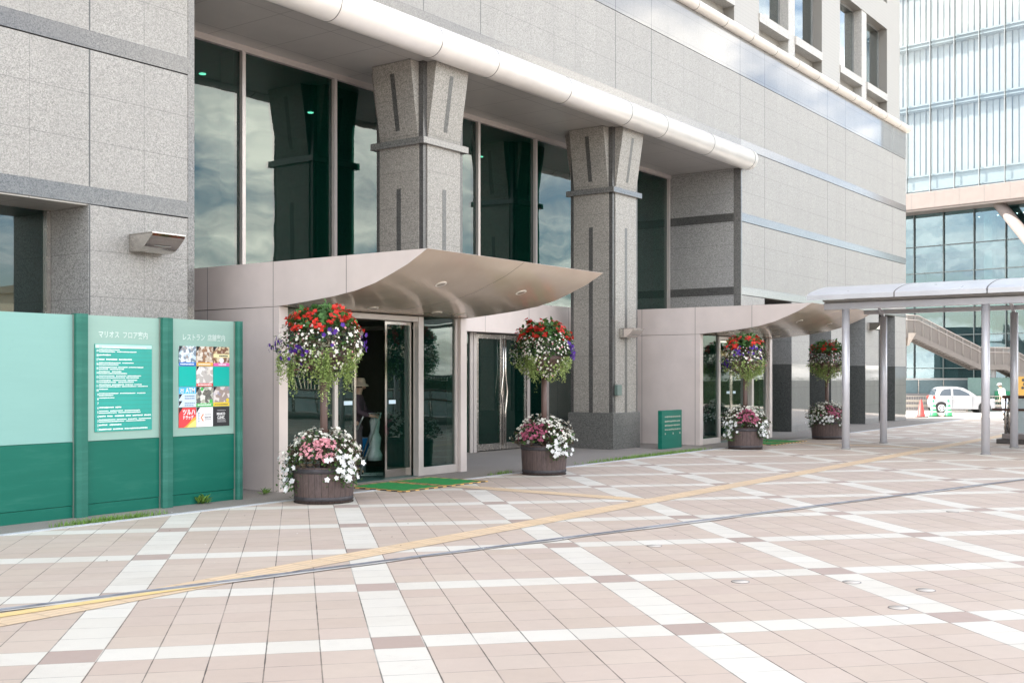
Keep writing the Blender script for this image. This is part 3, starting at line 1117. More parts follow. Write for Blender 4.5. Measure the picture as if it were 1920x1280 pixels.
    w.box(x1 - 0.18, x1 - 0.165, yg + 0.2, yb, 0, 2.4)
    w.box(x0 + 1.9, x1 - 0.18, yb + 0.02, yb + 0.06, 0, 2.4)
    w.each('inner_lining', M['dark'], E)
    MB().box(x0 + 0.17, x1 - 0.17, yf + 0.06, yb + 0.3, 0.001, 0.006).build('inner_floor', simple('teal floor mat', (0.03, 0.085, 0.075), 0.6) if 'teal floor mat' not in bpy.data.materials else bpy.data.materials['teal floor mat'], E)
    return E


porch(10.575, 'nearer beige entrance porch with upswept canopy, sliding doors partly open')
porch(23.37, 'farther beige entrance porch with upswept canopy, beside the walkway roof')


# door mats with hazard tape edges
def tape_mat():
    t = NT('hazard tape')
    x, y, z = t.xyz(t.pos())
    s = t.math('FRACT', t.math('DIVIDE', t.math('ADD', x, y), 0.20))
    c = t.mix(t.math('LESS_THAN', s, 0.42), (0.05, 0.042, 0.035), (0.74, 0.46, 0.14))
    t.set(color=c, rough=0.55)
    return t.m


M['tape'] = tape_mat()
M['astro'] = simple('green entrance matting', (0.012, 0.27, 0.060), 0.9, 0, 0.25, 30, fine=0.5)
MATS = [(11.54, 12.46, 'green doormat with striped edge, left half at the open entrance'), (12.49, 13.44, 'green doormat with striped edge, right half at the open entrance'),
        (24.35, 25.28, 'green doormat with striped edge, left half at the far entrance'), (25.31, 26.25, 'green doormat with striped edge, right half at the far entrance')]
for x0, x1, lb in MATS:
    mt = thing('door_mat', lb, 'door mat', ((x0 + x1) / 2, 10.8, 0), 'green doormats at the entrances')
    y0, y1 = 10.22, 11.36
    MB().box(x0 + 0.085, x1 - 0.085, y0 + 0.085, y1 - 0.085, 0.005, 0.019).build('matting', M['astro'], mt)
    t = MB()
    t.box(x0, x1, y0, y0 + 0.085, 0.005, 0.017)
    t.box(x0, x1, y1 - 0.085, y1, 0.005, 0.017)
    t.box(x0, x0 + 0.085, y0 + 0.085, y1 - 0.085, 0.005, 0.017)
    t.box(x1 - 0.085, x1, y0 + 0.085, y1 - 0.085, 0.005, 0.017)
    t.build('striped_border', M['tape'], mt)


# wall lamps
def wall_lamp(x0, yw, ztop, wd, dp, h, label):
    L = thing('wall_lamp', label, 'wall lamp', (x0 + wd / 2, yw, ztop - h), 'stainless wedge wall lamps')
    prof = [(0, 0), (-dp, 0), (-dp * 0.97, -h * 0.16)] + [(-dp * (0.97 - 0.62 * k / 8), -h * (0.16 + 0.84 * math.sin(k / 8 * math.pi / 2))) for k in range(1, 9)] + [(0, -h)]
    b = MB()
    b.prism(prof, (x0, yw, ztop), (x0 + wd, yw, ztop), (0, 1, 0), (0, 0, 1), smooth=False)
    b.build('housing', M['steel'], L, bevel=0.004)
    MB().box(x0 - 0.004, x0 + wd + 0.004, yw - dp - 0.006, yw - 0.002, ztop, ztop + 0.014).build('cover', M['steel_br'], L)
    # diffuser in the lower curve
    k0, k1 = 3, 8
    q = []
    for k in (k0, k1):
        q.append((-dp * (0.97 - 0.62 * k / 8), -h * (0.16 + 0.84 * math.sin(k / 8 * math.pi / 2)) - 0.004))
    MB().add([(x0 + wd * .25, yw + q[0][0] - .004, ztop + q[0][1]), (x0 + wd * .75, yw + q[0][0] - .004, ztop + q[0][1]), (x0 + wd * .75, yw + q[1][0], ztop + q[1][1]), (x0 + wd * .25, yw + q[1][0], ztop + q[1][1])], [(0, 1, 2, 3)]).build('diffuser', simple('lamp diffuser', (0.5, 0.5, 0.48), 0.15) if 'lamp diffuser' not in bpy.data.materials else bpy.data.materials['lamp diffuser'], L)


wall_lamp(8.64, FY - 0.002, 3.38, 0.50, 0.48, 0.21, 'stainless wedge wall lamp on the left granite pier above the green board')
wall_lamp(AX + 2 * BAY - 0.30, 12.497, 2.62, 0.46, 0.36, 0.19, 'stainless wedge wall lamp on the front of the second granite pillar')
wall_lamp(36.95, FY - 0.002, 3.34, 0.50, 0.48, 0.24, 'small wedge wall lamp on the far stone pier behind the walkway')
# ================================================================== lettering
def text_mesh(body, size, m, parent, origin, right, up, align='LEFT', name='lettering', depth=0.0, squash=1.0, bold=0.0):
    cu = bpy.data.curves.new(name, 'FONT')
    cu.body = body
    cu.size = size
    cu.align_x = align
    cu.extrude = depth
    cu.offset = bold
    cu.resolution_u = 3
    to = bpy.data.objects.new(name, cu)
    COL.objects.link(to)
    dg = bpy.context.evaluated_depsgraph_get()
    me = bpy.data.meshes.new_from_object(to.evaluated_get(dg))
    bpy.data.objects.remove(to)
    o = bpy.data.objects.new(name, me)
    COL.objects.link(o)
    me.materials.clear()
    me.materials.append(m)
    right, up = Vector(right), Vector(up)
    n = right.cross(up)
    og = Vector(origin)
    for v in me.vertices:
        p = og + right * (v.co.x * squash) + up * v.co.y + n * v.co.z
        v.co = p - Vector(parent['_o'])
    me.update()
    o.parent = parent
    o['_o'] = parent['_o']
    return o


# ================================================================== directory board
def board_mat(name, col, streak, var=0.06, rough=0.35):
    t = NT(name)
    o = t.obj()
    x, y, z = t.xyz(o)
    s = t.noise(t.vec(t.math('MULTIPLY', x, 0.6), y, t.math('MULTIPLY', z, 5.0)), 1.6, 5, 0.65)
    c = t.mix(t.rng(s, 0.35, 0.75), tuple(a * (1 - var) for a in col), tuple(min(1, a * (1 + var)) for a in col))
    c = t.mix(t.rng(s, 0.52, 0.74, 0, streak), c, (0.30, 0.50, 0.45))
    d = t.noise(o, 9, 4, 0.7)
    c = t.mix(t.rng(d, 0.6, 0.8, 0, 0.12), c, tuple(a * 0.6 for a in col))
    t.set(color=c, rough=0.5, spec=0.25)
    return t.m


M['bd_dark'] = board_mat('green lower board', (0.004, 0.128, 0.089), 0.06)
M['bd_light'] = board_mat('mint board', (0.225, 0.415, 0.375), 0.0, 0.025)
M['bd_light2'] = board_mat('pale mint board', (0.28, 0.43, 0.372), 0.0, 0.03)
M['bd_post'] = board_mat('green post', (0.025, 0.15, 0.112), 0.10, 0.12)
M['bd_dir'] = simple('directory plate', (0.015, 0.33, 0.275), 0.35, 0, 0.08, 2)
M['bd_line'] = simple('directory rule', (0.03, 0.24, 0.20), 0.5)
M['bd_top'] = simple('directory pale row', (0.42, 0.66, 0.60), 0.4)
M['ink_t'] = simple('pale heading letters', (0.56, 0.66, 0.62), 0.5)
M['ink_w'] = simple('white lettering', (0.80, 0.84, 0.82), 0.5)
M['alu_t'] = simple('trim aluminium', (0.30, 0.31, 0.28), 0.4, 0.5)
BY = 11.40
D = thing('directory_board', 'long green directory board with floor list and shop pictures before the granite pier', 'signboard', (7.4, BY, 0))
PANELS = [(4.2, 7.29), (7.46, 8.445), (8.616, 9.59)]
for i, (a, b) in enumerate(PANELS):
    p = MB().box(a, b, BY + 0.02, BY + 0.09, 0.855, 2.285 + 0.006 * i).build('upper_panel', M['bd_light'] if i == 0 else M['bd_light2'], D)
    MB().box(a, b, BY + 0.012, BY + 0.09, 0.14, 0.85).build('lower_panel', M['bd_dark'], D)
    MB().box(a, b, BY + 0.018, BY + 0.085, 0.0, 0.134).build('plinth', M['bd_dark'], D)
    if i == 1: P1 = p
    if i == 2: P2 = p
for a, b in ((7.29, 7.46), (8.445, 8.616), (9.59, 9.70)):
    q = MB()
    m_ = a + (b - a) * 0.45
    q.prism([(a + .006, 0.06), (a + .006, -0.045), (m_ - 0.015, -0.062), (b - .02, -0.05), (b - .006, -0.02), (b - .006, 0.06)], (0, BY, 0.0), (0, BY, 2.30), (1, 0, 0), (0, 1, 0))
    q.build('post', M['bd_post'], D)
    MB().box(a - 0.002, a + 0.005, BY + 0.0, BY + 0.05, 0.0, 2.29).build('trim', M['alu_t'], D)
    MB().box(b - 0.005, b + 0.002, BY + 0.0, BY + 0.05, 0.0, 2.29).build('trim', M['alu_t'], D)
UPV, RTV = (0, 0, 1), (1, 0, 0)
# floor directory
px0, px1, pz0, pz1 = 7.565, 8.335, 0.955, 1.965
yp = BY + 0.02
plate = MB().box(px0, px1, yp - 0.012, yp - 0.001, pz0, pz1).build('floor_directory', M['bd_dir'], P1)
ft = 20
rh = (pz1 - pz0) / ft
ln, wr = MB(), MB()
MB().box(px0 + .004, px1 - .004, yp - 0.0135, yp - 0.012, pz1 - rh + .003, pz1 - .004).build('pale_row', M['bd_top'], plate)
rr = random.Random(11)
rows = {20: [(.12, .9, 1)], 19: [(.07, .42, 0), (.07, .34, 1), (.38, .72, 1)], 18: [(.07, .27, 2)], 17: [(.07, .16, 2), (.19, .38, 2), (.41, .64, 2)],
        16: [(.07, .44, 0), (.47, .67, 0), (.07, .40, 1)], 15: [(.07, .38, 0), (.40, .56, 0), (.58, .84, 0), (.07, .22, 1), (.25, .5, 1)],
        14: [(.07, .25, 0), (.29, .45, 0), (.07, .55, 1)], 13: [(.07, .33, 0), (.36, .54, 0), (.56, .8, 0), (.07, .52, 1), (.54, .76, 1)],
        12: [(.07, .27, 0), (.30, .54, 0), (.56, .73, 0), (.07, .36, 1), (.40, .67, 1)], 11: [(.07, .27, 0), (.29, .5, 0), (.52, .66, 0), (.68, .81, 0), (.07, .44, 1), (.46, .72, 1), (.74, .92, 1)],
        10: [(.07, .22, 0)], 9: [(.07, .40, 0), (.43, .70, 0), (.73, .88, 0), (.07, .31, 1)], 8: [(.07, .33, 0)], 7: [], 6: [(.07, .32, 2), (.35, .45, 2)],
        5: [(.07, .23, 0), (.26, .48, 0), (.51, .78, 0), (.07, .37, 1), (.40, .79, 1)], 4: [(.07, .18, 2), (.21, .30, 2), (.34, .50, 2), (.53, .62, 2), (.65, .83, 2), (.86, .98, 2)],
        3: [(.07, .35, 0), (.37, .54, 0), (.57, .73, 0), (.76, .98, 0), (.07, .50, 1), (.53, .88, 1)], 2: [(.07, .21, 2), (.25, .45, 2)], 1: [(.07, .28, 2), (.31, .48, 2), (.51, .92, 2)]}
for i in range(ft):
    zt = pz1 - rh * i
    fl = ft - i
    if i:
        ln.box(px0 + .003, px1 - .003, yp - 0.0138, yp - 0.012, zt - .0016, zt + .0016)
    text_mesh(str(fl), rh * 0.78, M['ink_w'], plate, (px0 + 0.045, yp - 0.0142, zt - rh * 0.82), RTV, UPV, 'RIGHT', squash=0.72, bold=0.0015)
    for a, b, k in rows.get(fl, []):
        cz = zt - rh * (0.30, 0.74, 0.5)[k]
        h = rh * (0.115 if k < 2 else 0.16)
        x = px0 + (px1 - px0) * a
        xe = px0 + (px1 - px0) * b
        while x < xe:                        # small character-sized strokes: the writing is too small to read
            cw = rr.uniform(0.010, 0.017)
            wr.box(x, min(xe, x + cw), yp - 0.0142, yp - 0.012, cz - h * rr.uniform(.7, 1.1), cz + h * rr.uniform(.7, 1.1))
            x += cw + 0.0035
ln.build('rule', M['bd_line'], plate)
wr.build('small_print', M['ink_w'], plate)
text_mesh("マリオス  フロア案内", 0.088, M['ink_t'], P1, (7.95, yp - 0.003, 2.045), RTV, UPV, 'CENTER', squash=0.80, bold=0.001)
text_mesh("レストラン  店舗案内", 0.088, M['ink_t'], P2, (9.115, yp - 0.003, 2.045), RTV, UPV, 'CENTER', squash=0.80, bold=0.001)


# shop pictures
def photo_mat(name, cols, scale):
    t = NT(name)
    o = t.obj()
    v = t.xyz(t.voro(o, scale))
    n = t.noise(o, scale * 0.45, 3, 0.6)
    c = t.mix(t.rng(v[0], 0.3, 0.5), cols[0], cols[1])
    c = t.mix(t.rng(v[1], 0.55, 0.6), c, cols[2])
    c = t.mix(t.rng(n, 0.55, 0.68), c, cols[3])
    t.set(color=c, rough=0.3)
    return t.m


def flat(name, col):
    nm = 'ink ' + name
    return bpy.data.materials[nm] if nm in bpy.data.materials else simple(nm, col, 0.4, 0, 0.02)


gx0, gx1, gz0, gz1 = 8.725, 9.515, 0.955, 1.97
cw, chh = (gx1 - gx0) / 3, (gz1 - gz0) / 4


def cell(c, r):
    x = gx0 + cw * c
    z = gz1 - chh * (r + 1)
    return x + 0.004, x + cw - 0.004, z + 0.004, z + chh - 0.004


def pic(c, r, m):
    x0, x1, z0, z1 = cell(c, r)
    o = MB().box(x0, x1, yp - 0.010, yp - 0.0008, z0, z1).build('shop_picture', m, P2)
    return o, x0, x1, z0, z1


def strip(o, x0, x1, z0, z1, m, lvl=1, name='picture_band'):
    return MB().box(x0, x1, yp - 0.010 - 0.0012 * lvl, yp - 0.0095, z0, z1).build(name, m, o)


def dashes(o, x0, x1, z, h, m, seed, lvl=3, cwid=0.016):
    r = random.Random(seed)
    b = MB()
    x = x0
    while x < x1 - cwid * .5:
        b.box(x, x + cwid, yp - 0.010 - 0.0012 * lvl, yp - 0.0095, z - h * r.uniform(.75, 1) / 2, z + h * r.uniform(.75, 1) / 2)
        x += cwid * r.uniform(1.2, 1.45)
    return b.build('small_print', m, o)


wht = flat('white', (0.82, 0.82, 0.82)); blk = flat('black', (0.012, 0.013, 0.018)); teal = flat('teal', (0.0, 0.44, 0.37))


def corner(o, x0, z1, s=0.055):
    b = MB()
    b.add([(x0, yp - 0.0122, z1), (x0, yp - 0.0122, z1 - s * 1.3), (x0 + s, yp - 0.0122, z1)], [(0, 1, 2)])
    b.build('corner_mark', blk, o)


o, x0, x1, z0, z1 = pic(0, 0, photo_mat('dining hall picture', ((0.55, 0.68, 0.78), (0.20, 0.26, 0.32), (0.75, 0.82, 0.86), (0.42, 0.34, 0.28)), 26))
strip(o, x0, x1, z0, z0 + 0.045, flat('blue', (0.02, 0.16, 0.55))); dashes(o, x0 + .02, x1 - .02, z0 + .022, .018, wht, 1); corner(o, x0, z1)
o, x0, x1, z0, z1 = pic(1, 0, photo_mat('restaurant picture', ((0.60, 0.50, 0.40), (0.30, 0.17, 0.10), (0.72, 0.66, 0.58), (0.22, 0.20, 0.18)), 28))
strip(o, x0, x1, z0, z0 + 0.045, flat('amber', (0.80, 0.42, 0.08))); dashes(o, x0 + .03, x1 - .04, z0 + .022, .014, wht, 2); corner(o, x0, z1)
o, x0, x1, z0, z1 = pic(2, 0, photo_mat('food picture', ((0.42, 0.26, 0.14), (0.20, 0.10, 0.06), (0.66, 0.56, 0.36), (0.70, 0.58, 0.50)), 34))
strip(o, x0, x1, z0 + .11, z0 + 0.155, flat('cream', (0.82, 0.74, 0.42))); dashes(o, x0 + .09, x1 - .03, z0 + .13, .020, flat('darkgrey', (0.1, 0.1, 0.1)), 3, cwid=.022)
strip(o, x0, x1, z0, z0 + 0.040, flat('pink', (0.72, 0.14, 0.42))); dashes(o, x0 + .08, x1 - .05, z0 + .020, .018, wht, 4); corner(o, x0, z1)
bw = MB(); bw.disc(((x0 + x1) / 2, yp - 0.0095, z0 + .072), (0, -1, 0), 0.036, 18, 0.003); bw.build('bowl_picture', wht, o)
o, *_ = pic(0, 1, teal)
o, x0, x1, z0, z1 = pic(1, 1, photo_mat('interior picture', ((0.70, 0.66, 0.60), (0.50, 0.47, 0.44), (0.78, 0.76, 0.74), (0.30, 0.26, 0.24)), 16))
strip(o, x0, x1, z0, z0 + 0.036, flat('red', (0.72, 0.06, 0.05))); dashes(o, x0 + .02, x1 - .02, z0 + .018, .018, wht, 6); corner(o, x0, z1, .04)
o, *_ = pic(2, 1, teal)
o, x0, x1, z0, z1 = pic(0, 2, flat('paleblue', (0.62, 0.74, 0.86)))
strip(o, x0, x1, z1 - 0.082, z1, flat('sky', (0.06, 0.48, 0.82)))
text_mesh("ATM", 0.085, wht, o, (x0 + 0.098, yp - 0.0125, z1 - 0.070), RTV, UPV, squash=0.82, bold=0.0022)
tb = MB()
for k, (dx, dz, w_, h_) in enumerate(((.018, -.028, .056, .010), (.022, -.045, .048, .008), (.030, -.070, .034, .009), (.020, -.052, .010, .022), (.056, -.060, .010, .03), (.030, -.038, .010, .012), (.05, -.032, .012, .02))):
    tb.box(x0 + dx, x0 + dx + w_, yp - .0125, yp - .0095, z1 + dz - h_ / 2, z1 + dz + h_ / 2)
tb.build('emblem', wht, o)
for zc, s in ((z0 + .135, 7), (z0 + .105, 8), (z0 + .048, 9), (z0 + .020, 10)):
    dashes(o, x0 + .085, x1 - .025, zc, .015, flat('bluegrey', (0.22, 0.30, 0.42)), s, cwid=.020)
for zc in (z0 + .16, z0 + .075):
    corner(o, x0, zc, .05)
o, x0, x1, z0, z1 = pic(1, 2, photo_mat('salon picture', ((0.44, 0.44, 0.36), (0.12, 0.12, 0.11), (0.70, 0.70, 0.66), (0.30, 0.26, 0.20)), 22))
strip(o, x0, x1, z0, z0 + 0.040, flat('green', (0.06, 0.50, 0.10))); dashes(o, x0 + .02, x1 - .02, z0 + .020, .018, wht, 11); corner(o, x0, z1)
bw = MB(); bw.disc((x0 + .085, yp - 0.0095, z1 - .028), (0, -1, 0), 0.022, 14, 0.003); bw.disc((x1 - .03, yp - 0.0095, z0 + .065), (0, -1, 0), 0.024, 14, 0.003); bw.build('round_badge', flat('green', (0.06, 0.50, 0.10)), o)
o, x0, x1, z0, z1 = pic(2, 2, photo_mat('office picture', ((0.56, 0.46, 0.40), (0.34, 0.27, 0.24), (0.70, 0.64, 0.62), (0.30, 0.30, 0.48)), 15))
strip(o, x0, x1, z0, z0 + 0.048, flat('yellow', (0.86, 0.60, 0.03))); dashes(o, x0 + .02, x1 - .02, z0 + .022, .013, flat('darkgrey', (0.1, 0.1, 0.1)), 12); corner(o, x0, z1)
bw = MB(); bw.disc((x1 - .03, yp - 0.0095, z0 + .075), (0, -1, 0), 0.024, 14, 0.003); bw.build('round_badge', flat('yellow', (0.86, 0.60, 0.03)), o)
o, x0, x1, z0, z1 = pic(0, 3, flat('shop red', (0.74, 0.05, 0.06)))
sw = MB()
y_ = yp - 0.0112
arc = [(x1, z0 + .135), (x1 - .03, z0 + .118), (x1 - .06, z0 + .10), (x1 - .10, z0 + .06), (x1 - .145, z0 + .022), (x0 + .07, z0)]
sw.add([(x, y_, z) for x, z in arc] + [(x1, y_, z0)], [tuple(range(len(arc) + 1))])
sw.build('orange_sweep', flat('orange', (0.85, 0.40, 0.05)), o)
sw = MB()
y_ = yp - 0.0118
arc = [(x1, z0 + .095), (x1 - .05, z0 + .07), (x1 - .10, z0 + .035), (x1 - .14, z0)]
sw.add([(x, y_, z) for x, z in arc] + [(x1, y_, z0)], [tuple(range(len(arc) + 1))])
sw.build('yellow_sweep', flat('pale yellow', (0.86, 0.70, 0.20)), o)
text_mesh("ツルハ", 0.078, wht, o, (x0 + 0.050, yp - 0.0125, z1 - 0.085), RTV, UPV, squash=0.84, bold=0.003)
text_mesh("ドラッグ", 0.050, wht, o, (x0 + 0.052, yp - 0.0125, z1 - 0.140), RTV, UPV, squash=0.82, bold=0.002)
corner(o, x0, z1)
o, x0, x1, z0, z1 = pic(1, 3, flat('white', (0.82, 0.82, 0.82)))
for k, chx in enumerate("クリニック"[:4]):
    text_mesh(chx, 0.034, flat('navy', (0.03, 0.16, 0.36)), o, (x0 + 0.016, yp - 0.0125, z0 + 0.155 - .031 * k), RTV, UPV, bold=0.001)
kb = MB()
kb.add([(x0 + .062, y_ - .0005, z0 + .115), (x0 + .098, y_ - .0005, z0 + .165), (x0 + .112, y_ - .0005, z0 + .155), (x0 + .082, y_ - .0005, z0 + .115), (x0 + .112, y_ - .0005, z0 + .075), (x0 + .098, y_ - .0005, z0 + .065)], [(0, 3, 2, 1), (0, 5, 4, 3)])
kb.build('emblem', flat('coral', (0.80, 0.26, 0.10)), o)
for zc, s in ((z0 + .152, 21), (z0 + .118, 22), (z0 + .09, 23)):
    dashes(o, x0 + .125, x1 - .02, zc, .012 if s != 22 else .022, flat('midgrey', (0.35, 0.35, 0.36)), s)
corner(o, x0, z1)
o, x0, x1, z0, z1 = pic(2, 3, blk)
text_mesh("MAKO", 0.046, wht, o, ((x0 + x1) / 2 - .01, yp - 0.0125, z1 - 0.105), RTV, UPV, 'CENTER', bold=0.0015)
text_mesh("CLINIC", 0.046, wht, o, ((x0 + x1) / 2 - .01, yp - 0.0125, z1 - 0.150), RTV, UPV, 'CENTER', squash=.78, bold=0.0015)
for zc, s in ((z1 - .045, 31), (z0 + .085, 32), (z0 + .070, 33), (z0 + .055, 34)):
    dashes(o, x0 + .06, x1 - .06, zc, .010, flat('midgrey', (0.35, 0.35, 0.36)), s, cwid=.012)

# small green sign by the far porch
G = thing('low_sign', 'low green sign slab with rows of pale lettering by the far porch wall', 'sign', (22.03, 11.71, 0))
MB().box(21.57, 22.50, 11.66, 11.76, 0, 0.84).build('slab', M['bd_dark'], G, bevel=0.006)
b = MB()
r = random.Random(4)
for zc, h, x0, x1 in ((0.70, .038, 21.70, 22.42), (0.60, .038, 21.70, 22.40), (0.51, .038, 21.70, 22.40), (0.42, .036, 21.70, 22.42), (0.33, .04, 21.70, 21.75), (0.33, .04, 22.06, 22.11), (0.33, .04, 22.38, 22.42)):
    x = x0
    while x < x1:
        b.box(x, min(x1, x + .038), 11.652, 11.661, zc - h / 2 * r.uniform(.6, 1), zc + h / 2 * r.uniform(.6, 1))
        x += .038 + r.uniform(.012, .03)
b.build('small_print', simple('faded lettering', (0.30, 0.33, 0.27), 0.5), G)

# ================================================================== flower planters
def leafmat(name, col, var=0.35):
    t = NT(name)
    oi = t.n("ShaderNodeNewGeometry").outputs["Random Per Island"]
    c = t.mix(oi, tuple(a * (1 - var) for a in col), tuple(min(1, a * (1 + var)) for a in col))
    t.set(color=c, rough=0.5, spec=0.35)
    # light passes through thin leaves and petals
    tr = t.n("ShaderNodeBsdfTranslucent")
    t.l(c, tr.inputs[0])
    ms = t.n("ShaderNodeMixShader")
    ms.inputs[0].default_value = 0.25
    t.l(t.b.outputs[0], ms.inputs[1]); t.l(tr.outputs[0], ms.inputs[2])
    t.l(ms.outputs[0], t.out.inputs[0])
    return t.m


LM = dict(green=leafmat('begonia leaf', (0.075, 0.17, 0.045)), dark=leafmat('bronze leaf', (0.070, 0.050, 0.030)), mid=leafmat('bedding leaf', (0.065, 0.135, 0.035)),
          ivy=leafmat('trailing pale leaf', (0.32, 0.41, 0.14), 0.4), red=leafmat('red petal', (0.60, 0.035, 0.022), 0.3), white=leafmat('white petal', (0.80, 0.78, 0.70), 0.1),
          pure=leafmat('bright white petal', (0.84, 0.84, 0.84), 0.05), pink=leafmat('pink petal', (0.66, 0.29, 0.33), 0.3), rose=leafmat('rose petal', (0.40, 0.10, 0.17), 0.35),
          purple=leafmat('purple petal', (0.085, 0.022, 0.27), 0.3), dry=leafmat('dry seed head', (0.62, 0.55, 0.28), 0.2))
def barrel_mat():
    t = NT('weathered barrel wood')
    o = t.obj()
    x, y, z = t.xyz(o)
    a = t.math('ARCTAN2', y, x)
    j = t.line(a, 0.22, 0.0, 0.018)
    n = t.noise(t.vec(t.math('MULTIPLY', a, 6.0), 0.0, t.math('MULTIPLY', z, 3.0)), 3, 5, 0.7)
    st = t.white(t.vec(t.math('FLOOR', t.math('DIVIDE', a, 0.22)), 0.0, 0.0))
    c = t.mix(t.rng(n, 0.3, 0.7), (0.050, 0.034, 0.032), (0.125, 0.088, 0.083))
    c = t.mix(t.math('MULTIPLY', st, 0.35), c, (0.10, 0.065, 0.055))
    c = t.mix(t.math('MULTIPLY', j, 0.8), c, (0.02, 0.015, 0.014))
    sc = t.noise(o, 12, 4, 0.75)
    c = t.mix(t.rng(sc, 0.66, 0.78, 0, 0.6), c, (0.30, 0.26, 0.24))
    t.set(color=c, rough=0.7)
    t.bump(t.math('SUBTRACT', n, j), 0.5, 0.006)
    return t.m


M['barrel'] = barrel_mat()
M['hoop'] = simple('barrel hoop', (0.055, 0.050, 0.055), 0.6, 0.3, 0.3, 12)
M['pole'] = simple('brown pole paint', (0.105, 0.062, 0.052), 0.5)
M['soil'] = simple('soil and contact shade', (0.03, 0.022, 0.016), 0.9)


def leaf(mb, p, d, up, ln, wd, rnd):
    """a bent rhombic leaf from p along d"""
    d = d.normalized()
    s = d.cross(up)
    if s.length < 1e-4: s = Vector((1, 0, 0))
    s = s.normalized() * wd / 2
    n = s.cross(d).normalized()
    m_ = p + d * ln * 0.5 + n * ln * 0.10
    mb.add([p, m_ - s, p + d * ln, m_ + s], [(0, 1, 2), (0, 2, 3)], False)


def blossom(mb, p, n, r, rnd, petals=5):
    n = n.normalized()
    a = n.cross(Vector((0.31, 0.2, 0.93))).normalized()
    b = n.cross(a)
    vs = [p + n * r * 0.12]
    k = petals * 2
    ph = rnd.uniform(0, 6.28)
    for i in range(k):
        rad = r * (1.0 if i % 2 == 0 else 0.66)
        t = ph + 2 * math.pi * i / k
        vs.append(p + (a * math.cos(t) + b * math.sin(t)) * rad + n * r * (0.34 if i % 2 == 0 else 0.2))
    mb.add(vs, [(0, 1 + i, 1 + (i + 1) % k) for i in range(k)])


